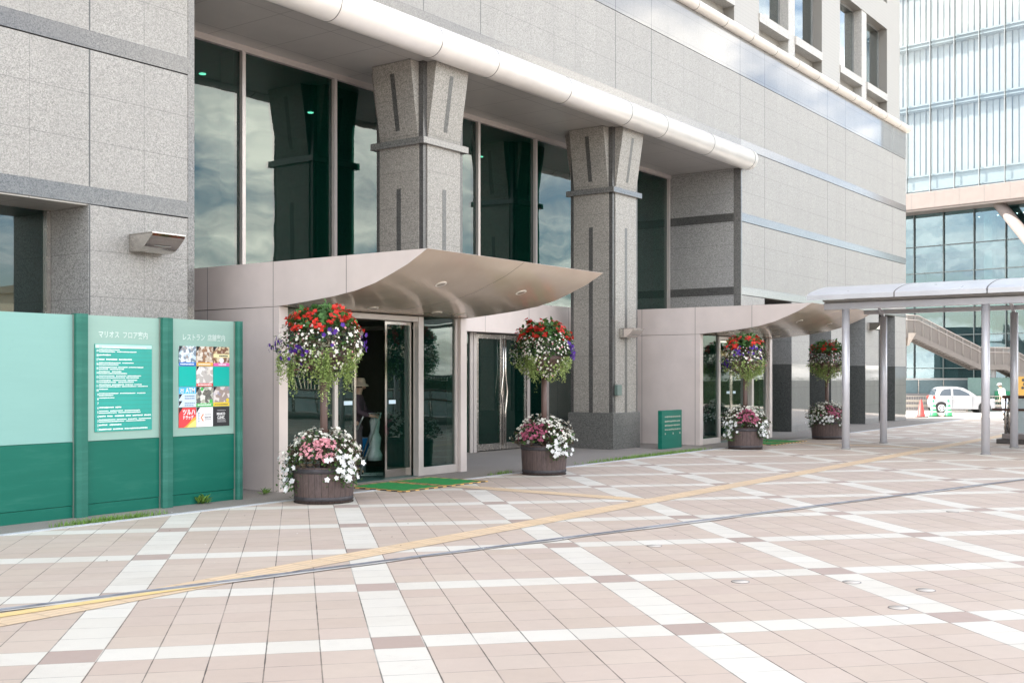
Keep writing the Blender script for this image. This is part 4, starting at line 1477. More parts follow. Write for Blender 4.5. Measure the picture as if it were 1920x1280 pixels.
def planter(X, Y, seed, label, cfg):
    rnd = random.Random(seed)
    T = thing('flower_planter', label, 'flower planter', (X, Y, 0), 'barrel planters with hanging flower balls')
    c = (X, Y, 0)
    H = cfg.get('h', 0.455)
    R0 = cfg.get('r', 0.385)
    b = MB().lathe([(R0 * .93, 0.0), (R0 * .97, H * .2), (R0, H * .55), (R0 * 1.01, H * .85), (R0 * 1.01, H), (R0 * .93, H), (R0 * .92, H - 0.05)], 40, c)
    bar = b.build('barrel', M['barrel'], T)
    for za, zb_ in ((0.035, 0.085), (H - 0.075, H - 0.02)):
        ra = R0 * (0.955 if za < .1 else 1.012)
        MB().lathe([(ra + .002, za), (ra + .008, za + .004), (ra + .008, zb_ - .004), (ra + .002, zb_)], 40, c).build('hoop', M['hoop'], bar)
    MB().lathe([(R0 * .9, 0.001), (R0 * .975, 0.001), (R0 * .985, 0.012), (R0 * .9, 0.014)], 40, c).build('contact_shade_ring', M['soil'], T)  # dark ring added around the barrel foot as a painted contact shadow
    MB().lathe([(R0 * .92, H - 0.04), (0.001, H - 0.02)], 24, c).build('soil', M['soil'], T)
    MB().tube([(X, Y, H - 0.04), (X, Y, 1.75)], 0.047, 14).build('pole', M['pole'], T)
    MB().lathe([(0.05, 1.62), (0.26, 1.70), (0.34, 1.86), (0.34, 1.92), (0.001, 1.93)], 24, c).build('basket', M['pole'], T)
    mbs = {}

    def mb(k):
        return mbs.setdefault(k, MB())
    ux = cfg.get('rx', 0.50)
    ctr = Vector((X, Y, 2.00))

    def surf(az, el, k=1.0):
        lump = 1 + 0.09 * math.sin(az * 3 + seed) + 0.07 * math.sin(az * 5 + el * 4 + seed * 2)
        return ctr + Vector((math.cos(az) * math.cos(el) * ux, math.sin(az) * math.cos(el) * ux, math.sin(el) * (0.47 if el > 0 else 0.44))) * k * lump
    # --- upper ball foliage
    for i in range(cfg.get('nleaf', 2600)):
        az = rnd.uniform(0, 2 * math.pi)
        el = math.asin(rnd.uniform(-1, 1))
        k = rnd.uniform(0.66, 1.02)
        p = surf(az, el, k)
        n = (p - ctr).normalized()
        d = (n * 0.6 + Vector((rnd.uniform(-1, 1), rnd.uniform(-1, 1), rnd.uniform(-.9, .5)))).normalized()
        if el > 0.55:
            leaf(mb('begonia_foliage'), p, d, n, rnd.uniform(.07, .115), rnd.uniform(.05, .08), rnd)
        elif el < -0.12 and rnd.random() < cfg.get('ivy', .42) * (1.0 if el < -.35 else .55):
            for q in range(2):
                d = (n * 0.7 + Vector((rnd.uniform(-1, 1), rnd.uniform(-1, 1), rnd.uniform(-1.2, .3)))).normalized()
                leaf(mb('trailing_foliage'), surf(az + rnd.gauss(0, .05), el + rnd.gauss(0, .05), rnd.uniform(.9, 1.07)), d, n, rnd.uniform(.030, .048), rnd.uniform(.022, .034), rnd)
        else:
            leaf(mb('bronze_foliage' if rnd.random() < cfg.get('bronze', .6) else 'green_foliage'), p, d, n, rnd.uniform(.035, .06), rnd.uniform(.022, .036), rnd)
    # red begonia clusters near the top
    for i in range(cfg.get('nred', 54)):
        az = rnd.uniform(0, 2 * math.pi)
        el = rnd.uniform(0.42, 1.1)
        p0 = surf(az, el, 1.03)
        for j in range(rnd.randint(5, 9)):
            q = p0 + Vector((rnd.gauss(0, .032), rnd.gauss(0, .032), rnd.gauss(0, .026)))
            n = (q - ctr).normalized() + Vector((rnd.uniform(-.5, .5), rnd.uniform(-.5, .5), rnd.uniform(-.3, .5)))
            blossom(mb('red_flowers'), q, n, rnd.uniform(.024, .038), rnd, 4)
    # small white / pink bedding flowers round the middle
    for i in range(cfg.get('nwhite', 470)):
        az = rnd.uniform(0, 2 * math.pi)
        el = rnd.uniform(-0.95, 0.58)
        p = surf(az, el, rnd.uniform(1.0, 1.05))
        n = (p - ctr).normalized()
        key = 'pink_flowers' if rnd.random() < cfg.get('pinkup', .16) else 'white_flowers'
        blossom(mb(key), p, n + Vector((rnd.uniform(-.4, .4), rnd.uniform(-.4, .4), rnd.uniform(-.1, .5))), rnd.uniform(.014, .023), rnd, 4)
    for i in range(cfg.get('nbig', 26)):
        az = rnd.uniform(0, 2 * math.pi)
        el = rnd.uniform(-0.3, 0.35)
        p = surf(az, el, 1.07)
        blossom(mb('white_flowers'), p, (p - ctr).normalized() + Vector((0, 0, .2)), rnd.uniform(.028, .038), rnd, 5)
    for az, el, nn in cfg.get('purple', []):
        for i in range(nn):
            p = surf(az + rnd.gauss(0, .15), el + rnd.gauss(0, .13), rnd.uniform(1.04, 1.2))
            blossom(mb('purple_flowers'), p, (p - ctr).normalized() + Vector((rnd.uniform(-.4, .4), rnd.uniform(-.4, .4), rnd.uniform(-.4, .4))), rnd.uniform(.026, .036), rnd, 5)
            leaf(mb('green_foliage'), p - (p - ctr).normalized() * .03, Vector((rnd.uniform(-1, 1), rnd.uniform(-1, 1), rnd.uniform(-1, .3))), Vector((0, 0, 1)), .05, .03, rnd)
    # trailing pale plants
    for az, spread, cnt, length in cfg['trail']:
        for i in range(cnt):
            a = az + rnd.gauss(0, spread)
            el0 = rnd.uniform(-0.7, -0.12)
            p = surf(a, el0, 1.03)
            ln = length * rnd.uniform(0.35, 1.0)
            nseg = int(ln / 0.022)
            out = Vector((math.cos(a), math.sin(a), 0))
            vx, vy = rnd.uniform(-.25, .25), rnd.uniform(-.25, .25)
            for s in range(nseg):
                p = p + Vector((vx * .012 + rnd.gauss(0, .005), vy * .012 + rnd.gauss(0, .005), -0.022)) + out * (0.006 if s < 5 else -0.004 if s < 16 else 0)
                for q in range(5 if s < nseg * .6 else 2):
                    d = Vector((rnd.uniform(-1, 1), rnd.uniform(-1, 1), rnd.uniform(-.9, .5)))
                    leaf(mb('trailing_foliage'), p + d * .012, d, Vector((0, 0, 1)), rnd.uniform(.024, .040), rnd.uniform(.018, .028), rnd)
    # --- lower planting in the barrel
    c2 = Vector((X, Y, H + 0.06))

    def surf2(az, el, k=1.0):
        lump = 1 + 0.10 * math.sin(az * 4 + seed * 1.7) + 0.07 * math.sin(az * 7 + el * 5 + seed)
        return c2 + Vector((math.cos(az) * math.cos(el) * .47, math.sin(az) * math.cos(el) * .47, math.sin(el) * 0.36)) * k * lump
    for i in range(cfg.get('nleaf2', 1000)):
        az = rnd.uniform(0, 2 * math.pi)
        el = math.asin(rnd.uniform(-0.15, 1))
        p = surf2(az, el, rnd.uniform(.62, 1.02))
        n = (p - c2).normalized()
        d = (n * 0.7 + Vector((rnd.uniform(-1, 1), rnd.uniform(-1, 1), rnd.uniform(-.4, 1)))).normalized()
        leaf(mb('bronze_foliage' if rnd.random() < .72 else 'green_foliage'), p, d, n, rnd.uniform(.045, .075), rnd.uniform(.03, .045), rnd)
    for i in range(cfg.get('nwhite2', 260)):
        az = rnd.uniform(0, 2 * math.pi)
        el = rnd.uniform(0.05, 1.35)
        p = surf2(az, el, rnd.uniform(1.0, 1.1))
        n = (p - c2).normalized()
        pk = abs((az - cfg['pinkaz'] + math.pi) % (2 * math.pi) - math.pi) < .44 and el < .95
        for j in range(2):
            q = p + Vector((rnd.gauss(0, .014), rnd.gauss(0, .014), rnd.gauss(0, .012)))
            blossom(mb(cfg.get('pinkkey', 'pink_flowers') if pk else 'white_flowers'), q, n + Vector((rnd.uniform(-.5, .5), rnd.uniform(-.5, .5), rnd.uniform(-.2, .6))), rnd.uniform(.019, .029), rnd, 4)
    for i in range(46):
        p = surf2(cfg['pinkaz'] + rnd.gauss(0, .32), rnd.uniform(.15, .9), rnd.uniform(1.03, 1.09))
        blossom(mb(cfg.get('pinkkey', 'pink_flowers')), p, (p - c2).normalized() + Vector((rnd.uniform(-.5, .5), rnd.uniform(-.5, .5), rnd.uniform(-.2, .6))), rnd.uniform(.021, .03), rnd, 4)
    # white petunias hanging over the rim
    for az, cnt, drop in cfg['petunia']:
        for i in range(cnt):
            a = az + rnd.gauss(0, .24)
            rr_ = .47 + rnd.uniform(-.03, .09)
            z = H + 0.14 - rnd.random() ** 1.1 * drop
            p = Vector((X + math.cos(a) * rr_, Y + math.sin(a) * rr_, z))
            n = Vector((math.cos(a), math.sin(a), rnd.uniform(-.1, .6)))
            blossom(mb('petunia_flowers'), p, n + Vector((rnd.uniform(-.4, .4), rnd.uniform(-.4, .4), 0)), rnd.uniform(.034, .046), rnd, 5)
            for q in range(6):
                leaf(mb('green_foliage'), p - n * rnd.uniform(.02, .07) + Vector((rnd.gauss(0, .04), rnd.gauss(0, .04), rnd.gauss(0, .05))), Vector((rnd.uniform(-1, 1), rnd.uniform(-1, 1), rnd.uniform(-1, .6))), Vector((0, 0, 1)), .055, .032, rnd)
    for az, cnt in cfg.get('dry', []):
        for i in range(cnt):
            a = az + rnd.gauss(0, .2)
            el = rnd.uniform(.0, .25) if abs(az) < 10 else 1.3
            p0 = surf(a, el, .95)
            out = (p0 - ctr).normalized() + Vector((0, 0, .1))
            if cfg.get('dryup'):
                p0 = surf(a, rnd.uniform(.9, 1.4), 1.0); out = Vector((rnd.uniform(-.3, .3), rnd.uniform(-.3, .3), 1))
            for s in range(9):
                q = p0 + out * (0.026 * s)
                for u in range(3):
                    leaf(mb('dry_stems'), q, out * .6 + Vector((rnd.uniform(-1, 1), rnd.uniform(-1, 1), rnd.uniform(-1, 1))) * .5, Vector((0, 0, 1)), .03, .012, rnd)
    key2 = dict(begonia_foliage='green', bronze_foliage='dark', green_foliage='mid', red_flowers='red', white_flowers='white', pink_flowers='pink', rose_flowers='rose',
                purple_flowers='purple', trailing_foliage='ivy', petunia_flowers='pure', dry_stems='dry')
    for k, m_ in mbs.items():
        m_.build(k, LM[key2[k]], T)
    return T


# azimuth of the camera seen from each planter
def camaz(X, Y, off=0.0):
    return math.atan2(-Y, -X) + off


PL = [(10.13, 10.33), (15.07, 10.31), (22.86, 10.30), (27.67, 10.24)]
a = camaz(*PL[0])
planter(*PL[0], 1, 'barrel planter beside the green board, flower ball red, white and purple with pale green trailers', dict(
    rx=.50, purple=[(a - 1.3, -.05, 24), (a - .8, -.22, 16), (a + 1.4, .0, 20), (a + .28, .30, 7)],
    trail=[(a + .05, .16, 16, .34), (a + .02, .04, 6, .66), (a - 1.2, .16, 16, .42), (a + .72, .14, 12, .30), (a + .72, .05, 4, .48), (a + 3.1, .5, 14, .3)], pinkaz=a - .12, petunia=[(a - 1.35, 34, .42), (a + .62, 40, .32)], nbig=34))
a = camaz(*PL[1])
planter(*PL[1], 2, 'barrel planter beside the glass double doors, its flower ball hung with purple petunias', dict(
    rx=.48, r=.37, h=.475, nred=54, nwhite=560, purple=[(a + 1.2, -.1, 44), (a + .95, .15, 10)], bronze=.15,
    ivy=.36, trail=[(a - .65, .22, 18, .24), (a - .45, .06, 6, .46), (a + .75, .12, 10, .32), (a + 3, .5, 14, .25)], pinkaz=a - .45, pinkkey='rose_flowers', petunia=[(a + .55, 38, .30)], nbig=8, pinkup=.08))
a = camaz(*PL[2])
planter(*PL[2], 3, 'barrel planter before the far porch, dry grassy stems sticking out of its flower ball', dict(
    rx=.46, h=.47, nred=52, nwhite=300, purple=[(a - 1.15, -.35, 26), (a - .3, .22, 14), (a + .35, .22, 10)], bronze=.7,
    trail=[(a + .35, .3, 16, .28), (a + .15, .07, 7, .5), (a + 1.0, .2, 8, .26)], pinkaz=a + .08, pinkkey='rose_flowers', petunia=[(a - .75, 34, .34), (a + .95, 36, .34)], dry=[(a - 1.1, 7)], nbig=26, pinkup=.3))
a = camaz(*PL[3])
planter(*PL[3], 4, 'barrel planter partly behind a walkway post, its flower ball dark with few red blooms', dict(
    rx=.46, h=.47, nred=26, nwhite=170, purple=[], bronze=.65,
    trail=[(a - .9, .3, 10, .26), (a - .15, .12, 10, .42), (a + .3, .3, 12, .3), (a + 1.2, .2, 8, .3)], pinkaz=a + .45, pinkkey='rose_flowers', petunia=[(a - .8, 20, .22), (a + .05, 18, .22), (a + 1.1, 20, .28)], nbig=6, pinkup=.35))
# ================================================================== people
def skinned(name, verts, edges, m, parent, sub=2):
    """a body grown over a skeleton: verts = [(x,y,z,rx,ry)]"""
    me = bpy.data.meshes.new(name)
    o0 = Vector(parent['_o'])
    me.from_pydata([(v[0] - o0.x, v[1] - o0.y, v[2] - o0.z) for v in verts], edges, [])
    o = bpy.data.objects.new(name, me)
    COL.objects.link(o)
    sk = o.modifiers.new('skin', 'SKIN')
    sk.use_smooth_shade = True
    o.modifiers.new('sub', 'SUBSURF').levels = sub
    lay = me.skin_vertices[0].data if me.skin_vertices else None
    if lay is None:
        bm = bmesh.new(); bm.from_mesh(me); bm.verts.layers.skin.verify(); bm.to_mesh(me); bm.free()
        lay = me.skin_vertices[0].data
    for i, v in enumerate(verts):
        lay[i].radius = (v[3], v[4] if len(v) > 4 else v[3])
    lay[0].use_root = True
    me.update()
    dg = bpy.context.evaluated_depsgraph_get()
    me2 = bpy.data.meshes.new_from_object(o.evaluated_get(dg))
    bpy.data.objects.remove(o)
    for p in me2.polygons: p.use_smooth = True
    me2.materials.clear(); me2.materials.append(m)
    o = bpy.data.objects.new(name, me2)
    COL.objects.link(o)
    o.parent = parent
    o['_o'] = parent['_o']
    return o


M['skin'] = simple('skin', (0.52, 0.33, 0.24), 0.55)


def person(loc, ang, H, label, top, trs, hat, hatkind, lean, arm_pose, shoe=(0.04, 0.035, 0.03), skin=None):
    """figure at loc facing angle ang (from +X); local axes: f forward, s to its left"""
    P = thing('person', label, 'person', loc)
    f = Vector((math.cos(ang), math.sin(ang), 0)); s = Vector((-f.y, f.x, 0))
    L = Vector(loc)
    k = H / 1.70

    def pt(a, b, z):                                   # forward, left, height (metres for a 1.70 m figure)
        zz_ = z * k
        fa = a * k + (lean * max(0, zz_ - .85 * k))
        return L + f * fa + s * (b * k) + Vector((0, 0, zz_))

    def V(a, b, z, r, r2=None):
        p = pt(a, b, z)
        return (p.x, p.y, p.z, r * k, (r2 or r) * k)
    sk = skin or M['skin']
    # body: one continuous surface, pelvis root, legs, arms with five fingers, neck and head
    vs = [V(0, 0, .92, .115, .10), V(0, 0, 1.12, .11, .09), V(0, 0, 1.34, .125, .09), V(0.01, 0, 1.46, .055), V(.03, 0, 1.535, .062, .07), V(.035, 0, 1.615, .078, .092), V(.03, 0, 1.68, .045, .055)]
    es = [(0, 1), (1, 2), (2, 3), (3, 4), (4, 5), (5, 6)]
    for sd_, (hx, kx, fx) in ((1, (0, .03, .0)), (-1, (0, .02, -.04))):
        b0 = len(vs)
        vs += [V(hx, .085 * sd_, .86, .085), V(kx, .09 * sd_, .48, .058), V(fx, .09 * sd_, .09, .042), V(fx + .13, .10 * sd_, .035, .032)]
        es += [(0, b0), (b0, b0 + 1), (b0 + 1, b0 + 2), (b0 + 2, b0 + 3)]
    for sd_, (el, wr_, hd) in ((1, arm_pose[0]), (-1, arm_pose[1])):
        b0 = len(vs)
        vs += [V(0, .165 * sd_, 1.37, .055), V(el[0], (el[1]) * sd_, el[2], .040), V(wr_[0], wr_[1] * sd_, wr_[2], .027), V(hd[0], hd[1] * sd_, hd[2], .032, .02)]
        es += [(2, b0), (b0, b0 + 1), (b0 + 1, b0 + 2), (b0 + 2, b0 + 3)]
        w3, h3 = Vector(wr_), Vector(hd)
        dv = (h3 - w3).normalized()
        sv = Vector((0, 0, 1)).cross(dv)
        sv = sv.normalized() if sv.length > .1 else Vector((0, 1, 0))
        for q, (off, ln) in enumerate(((-.030, .060), (-.011, .075), (.009, .070), (.028, .055), (.045, .035))):
            m1 = h3 + sv * off * .8 + dv * (.028 if q < 4 else -.01)
            m2 = m1 + dv * ln * .75 + Vector((0, 0, -ln * .45))
            c = len(vs)
            vs += [V(m1[0], m1[1] * sd_, m1[2], .0105), V(m2[0], m2[1] * sd_, m2[2], .0085)]
            es += [(b0 + 3, c), (c, c + 1)]
    skinned('body', vs, es, sk, P)
    # face
    fc = MB()
    for b_ in (-.03, .03):
        fc.lathe([(0.0005, -.008 * k), (.009 * k, 0), (.0005, .008 * k)], 8, pt(.122, b_, 1.605))
    fc.each('eye', simple('eye dark', (0.03, 0.02, 0.02), 0.3) if 'eye dark' not in bpy.data.materials else bpy.data.materials['eye dark'], P)
    ns = MB(); ns.prism([(-.012, -.03), (.012, -.03), (0, .03)], pt(.10, 0, 1.58), pt(.142, 0, 1.572), s * k, (0, 0, k)); ns.build('nose', sk, P)
    MB().tube([pt(.112, -.025, 1.535), pt(.12, 0, 1.533), pt(.112, .025, 1.535)], .006 * k, 6).build('mouth', simple('lips', (0.42, 0.18, 0.15), 0.5) if 'lips' not in bpy.data.materials else bpy.data.materials['lips'], P)
    hr = MB(); hr.lathe([(.083 * k, -.06 * k), (.094 * k, 0), (.088 * k, .05 * k), (.05 * k, .095 * k), (.001, .105 * k)], 16, pt(.012, 0, 1.615)); hr.build('hair', simple('dark hair', (0.03, 0.025, 0.022), 0.6) if 'dark hair' not in bpy.data.materials else bpy.data.materials['dark hair'], P)
    # jacket and trousers, each a shell over the body
    vs = [V(0, 0, .84, .165, .135), V(0, 0, 1.08, .150, .120), V(0, 0, 1.34, .155, .115), V(0.005, 0, 1.44, .085)]
    es = [(0, 1), (1, 2), (2, 3)]
    for sd_, (el, wr_, hd) in ((1, arm_pose[0]), (-1, arm_pose[1])):
        b0 = len(vs)
        vs += [V(0, .17 * sd_, 1.37, .072), V(el[0], el[1] * sd_, el[2], .058)]
        es += [(2, b0), (b0, b0 + 1)]
        if hatkind == 'bucket':
            wv = Vector(el).lerp(Vector(wr_), .93)
            vs.append(V(wv[0], wv[1] * sd_, wv[2], .044)); es.append((b0 + 1, b0 + 2))
    skinned('jacket' if hatkind == 'bucket' else 'shirt', vs, es, top, P)
    vs = [V(0, 0, .93, .135, .115)]
    es = []
    for sd_, (kx, fx) in ((1, (.03, .0)), (-1, (.02, -.04))):
        b0 = len(vs)
        vs += [V(0, .09 * sd_, .84, .105), V(kx, .092 * sd_, .48, .080), V(fx, .092 * sd_, .11, .066)]
        es += [(0, b0), (b0, b0 + 1), (b0 + 1, b0 + 2)]
    skinned('trousers', vs, es, trs, P)
    sh_ = MB()
    for sd_, fx in ((1, 0), (-1, -.04)):
        p = pt(fx + .05, .09 * sd_, 0)
        sh_.lathe([(.001, 0.0), (1, 0.002), (1.02, .03), (.8, .065), (.001, .085)], 14, p, True, .075 * k, .06 * k)
    sh_.each('shoe', simple('shoe', shoe, 0.5) if 'shoe' not in bpy.data.materials else bpy.data.materials['shoe'], P)
    h = MB()
    c = pt(.025, 0, 1.635)
    if hatkind == 'bucket':
        h.lathe([(.17 * k, -.055 * k), (.155 * k, -.03 * k), (.108 * k, .0), (.102 * k, .06 * k), (.085 * k, .092 * k), (.001, .10 * k)], 24, c)
        h.lathe([(.10 * k, -.004), (.165 * k, -.058 * k)], 24, c)
    else:
        h.lathe([(.105 * k, .0), (.105 * k, .03 * k), (.09 * k, .075 * k), (.05 * k, .10 * k), (.001, .107 * k)], 20, c)
        h.prism([(-.08 * k, 0), (.08 * k, 0), (.05 * k, .10 * k), (-.05 * k, .10 * k)], c + Vector((0, 0, 0)) + f * .07 * k, c + f * .07 * k + Vector((0, 0, .012)), s, f)
    h.build('hat', hat, P)
    return P


M['jacket'] = simple('dark plum jacket', (0.060, 0.036, 0.050), 0.8)
M['trs'] = simple('grey trousers', (0.11, 0.09, 0.10), 0.8)
M['hat'] = simple('straw beige hat', (0.46, 0.36, 0.28), 0.8, 0, .12, 30)
bend = ((.10, .23, 1.12), (.30, .14, 1.06), (.36, .10, 1.05))
person((13.08, 12.62, 0.007), R_(-62), 1.53, 'person in a plum jacket and beige bucket hat standing inside the open porch door', M['jacket'], M['trs'], M['hat'], 'bucket', 0.06, (bend, bend))
M['wshirt'] = simple('white work shirt', (0.80, 0.80, 0.78), 0.8)
M['wtrs'] = simple('pale blue grey trousers', (0.45, 0.50, 0.60), 0.8)
M['wcap'] = simple('white cap', (0.82, 0.82, 0.80), 0.6)
pw = RF(26.85, 61.0, -0.55)
person(tuple(pw), math.atan2(-RGT.y, -RGT.x) + .25, 1.72, 'person in white shirt and cap leaning forward on the sunlit street', M['wshirt'], M['wtrs'], M['wcap'], 'cap', 0.38,
       (((.10, .24, 1.10), (.26, .26, .90), (.31, .26, .84)), ((.02, .24, 1.10), (.10, .26, .88), (.13, .27, .81))))

# cleaning cart inside the porch door
CX, CY = 13.22, 12.40
K = thing('bag_stand_cart', 'folding frame stand with clear bag and blue bucket inside the open porch door', 'cart', (CX, CY, 0.007))
ax = Vector((0.80, -0.6, 0)).normalized()
ay = Vector((0.6, 0.8, 0))
o_ = Vector((CX, CY, 0.02))
M['chrome'] = simple('grey tube frame', (0.46, 0.50, 0.49), 0.3, 0.6)
fr = MB()
for t_ in (-.15, .15):
    p = [o_ + ay * t_ + ax * .22, o_ + ay * t_ - ax * .20, o_ + ay * t_ - ax * .20 + Vector((0, 0, .05)), o_ + ay * t_ + ax * .12 + Vector((0, 0, .98)), o_ + ay * t_ - ax * .14 + Vector((0, 0, .98)), o_ + ay * t_ - ax * .26 + Vector((0, 0, .72))]
    fr.tube(p, .013, 8)
fr.tube([o_ - ay * .15 + ax * .12 + Vector((0, 0, .98)), o_ + ay * .15 + ax * .12 + Vector((0, 0, .98))], .013, 8)
fr.tube([o_ - ay * .15 + ax * -.2 + Vector((0, 0, .03)), o_ + ay * .15 + ax * -.2 + Vector((0, 0, .03))], .013, 8)
fr.build('frame', M['chrome'], K)
bg_ = NT('clear plastic bag')
bg_.set(color=bg_.mix(bg_.noise(bg_.obj(), 14, 4, .7), (0.30, 0.40, 0.40), (0.70, 0.78, 0.77)), rough=0.25, alpha=0.85)
b = MB()
prof = []
for i in range(9):
    z = .22 + .72 * i / 8
    prof.append((.075 + .05 * (1 - i / 8) + .02 * math.sin(i * 2.1), z))
b.lathe(prof, 18, tuple(o_ + ax * .05), True, 1.0, .8)
b.build('bag', bg_.m, K)
MB().obox(o_ + ax * .02 - ay * .10 + Vector((0, 0, .78)), ay * .2, ax * .02, Vector((0, 0, .18))).build('panel', simple('grey stand panel', (0.42, 0.46, 0.46), 0.4), K)
MB().lathe([(.10, 0), (.105, .20), (.12, .23), (.135, .56), (.145, .58), (.13, .58), (.12, .24)], 24, tuple(o_ - ax * .14 + ay * .30)).build('lower_bucket', simple('grey bucket', (0.20, 0.24, 0.25), 0.4), K)
MB().lathe([(.125, .27), (.155, .56), (.16, .57), (.15, .57), (.001, .50)], 24, tuple(o_ - ax * .10 + ay * .30)).build('bucket', simple('blue bucket plastic', (0.012, 0.20, 0.48), 0.35), K)

# wet-floor stand behind the double doors
F_ = thing('floor_stand', 'small teal A-shaped floor stand behind the glass double doors', 'floor stand', (18.66, 14.75, 0))
b = MB()
for sg in (-1, 1):
    b.obox((18.56, 14.75 + sg * .12, 0.0), (0.20, 0, 0), (0, .012 * sg, 0), (0, -sg * .11, .56))
b.each('leaf_panel', simple('teal plastic', (0.03, 0.42, 0.36), 0.45), F_)

# ================================================================== covered walkway
M['post'] = simple('grey lilac post paint', (0.58, 0.58, 0.62), 0.35, 0.25, 0.04)
M['roof'] = simple('pale roof sheet', (0.57, 0.575, 0.60), 0.32, 0.15, 0.07, 1.5)
M['roof_in'] = simple('roof lining', (0.32, 0.31, 0.30), 0.6)
Wk = thing('walkway_roof', 'covered walkway with arched pale metal roof on slim round posts', 'walkway roof', (25.4, 5.5, 0))
WX0, WX1 = 24.08, 26.66
WY = [8.49, 5.60, 2.71, -0.18, -3.07]
for y in WY:
    for x in (WX0, WX1):
        p = MB().tube([(x, y, 0), (x, y, 3.05 if x == WX0 else 3.0)], 0.082, 20).build('post', M['post'], Wk)
        MB().lathe([(0.082, 0.0), (0.10, 0.0), (0.10, 0.02), (0.082, 0.024)], 20, (x, y, 0)).build('foot_ring', M['roof_in'], p)
YB, YE = 9.18, -6.0
bm_ = MB()
bm_.box(WX0 - 0.09, WX0 + 0.09, YE, 8.95, 3.05, 3.19)
bm_.build('beam', M['post'], Wk, bevel=0.01)
MB().box(WX1 - 0.06, WX1 + 0.06, YE, 8.95, 3.06, 3.16).build('beam', M['post'], Wk, bevel=0.01)
gut = MB()
gut.box(WX0 - 0.30, WX0 - 0.20, YE, 8.9, 3.21, 3.245)
gut.box(WX0 - 0.05, WX0 + 0.02, YE, 8.95, 3.19, 3.235)
gut.each('gutter', M['roof_in'], Wk)
for y in WY:
    b = MB()
    b.prism([(0, 0), (.07, 0), (.07, .06), (0, .06)], (WX1, y - .03, 2.98), (WX1 - .45, y - .03, 3.26), (0, 1, 0), (0, 0, 1))
    b.build('bracket', M['post'], Wk)
    b = MB()
    b.box(WX0, WX1, y - .03, y + .03, 3.235, 3.30)
    b.build('cross_beam', M['roof_in'], Wk)


def arch(x):
    u = (x - 23.55) / (27.30 - 23.55)
    return 3.34 + 0.30 * math.sin(math.pi * min(1, u * 1.0)) ** 0.75


rx = [23.55 + (27.30 - 23.55) * (0.5 - 0.5 * math.cos(math.pi * i / 20)) for i in range(21)]
y = YB
i = 0
yl = [9.18, 7.28, 5.45, 3.60, 1.75, -0.10, -1.95, -3.80, -6.0]
for i in range(len(yl) - 1):
    ya, yb2 = yl[i] - 0.012, yl[i + 1] + 0.012
    b = MB()
    top = [(x, arch(x)) for x in rx]
    bot = [(x, arch(x) - (0.045 if 0.1 < x - 23.55 < 3.65 else 0.10)) for x in rx]
    n = len(rx)
    vs = [(x, ya, z) for x, z in top] + [(x, yb2, z) for x, z in top] + [(x, ya, z) for x, z in bot] + [(x, yb2, z) for x, z in bot]
    fs = [(k, k + 1, n + k + 1, n + k)[::-1] for k in range(n - 1)] + [(2 * n + k, 2 * n + k + 1, 3 * n + k + 1, 3 * n + k) for k in range(n - 1)]
    b.add(vs, fs, True)
    b.add(vs, [(k, 2 * n + k, 2 * n + k + 1, k + 1)[::-1] for k in range(n - 1)] + [(n + k, 3 * n + k, 3 * n + k + 1, n + k + 1) for k in range(n - 1)] + [(0, n, 3 * n, 2 * n), (n - 1, 3 * n - 1, 4 * n - 1, 2 * n - 1)[::-1] if False else (n - 1, 2 * n - 1, 4 * n - 1, 3 * n - 1)])
    b.build('roof_panel', M['roof'], Wk)
b = MB()
n = len(rx)
vs = [(x, YB - .01, arch(x) - .11) for x in rx[2:-2]] + [(x, YE, arch(x) - .11) for x in rx[2:-2]]
n = len(rx) - 4
b.add(vs, [(k, k + 1, n + k + 1, n + k) for k in range(n - 1)], True)
b.build('roof_lining', M['roof_in'], Wk)
sm_ = MB()
for yy in yl[1:-1]:
    for k in range(len(rx) - 1):
        x0, x1 = rx[k], rx[k + 1]
        sm_.add([(x0, yy - .014, arch(x0) + .002), (x1, yy - .014, arch(x1) + .002), (x1, yy + .014, arch(x1) + .002), (x0, yy + .014, arch(x0) + .002)], [(0, 1, 2, 3)])
sm_.add([(23.545, yy - .014, 3.24) for yy in yl[1:2]] + [(23.545, yl[1] + .014, 3.24), (23.545, yl[1] + .014, 3.342), (23.545, yl[1] - .014, 3.342)], [(0, 1, 2, 3)])
sm_.build('roof_seam', M['ring'], Wk)

# ================================================================== stair enclosure by the walkway
SE = thing('stair_enclosure', 'glazed stair parapet with brown handrails on a dark stone plinth', 'stair parapet', (28.9, 2.5, 0))
M['plinth'] = simple('dark plinth stone', (0.055, 0.048, 0.046), 0.4, 0, .2, 20)
M['plinth2'] = simple('mid grey stone', (0.22, 0.19, 0.18), 0.5, 0, .15, 20)
M['rail'] = simple('brown handrail', (0.13, 0.062, 0.045), 0.4)
M['pglass'] = simple('pale blue parapet panel', (0.42, 0.50, 0.52), 0.2)
ex0, ex1, ey1, ey0 = 28.10, 31.6, 6.30, -9.0
MB().box(ex0, ex1, ey0, ey1, 0, 0.11).build('plinth', M['plinth'], SE, bevel=.01)
MB().box(ex0 + .12, ex1 - .1, ey0, ey1 - .10, 0.11, 0.23).build('upper_plinth', M['plinth2'], SE, bevel=.01)
st = MB()
rr = random.Random(8)
for i in range(13):
    z = 0.23 + i * 0.045
    st.box(ex0 + .26 + rr.uniform(-.02, .02), ex0 + .60, ey1 - .20 + rr.uniform(-.015, .015), ey1 - .115 + rr.uniform(-.015, .015), z, z + .041)
st.build('rough_stone_post', simple('split stone', (0.13, 0.115, 0.10), 0.9, 0, .3, 25, fine=.5), SE)
po = MB()
yy = ey1 - 0.17
pos = []
while yy > ey0 + .3:
    pos.append(yy); yy -= 1.3
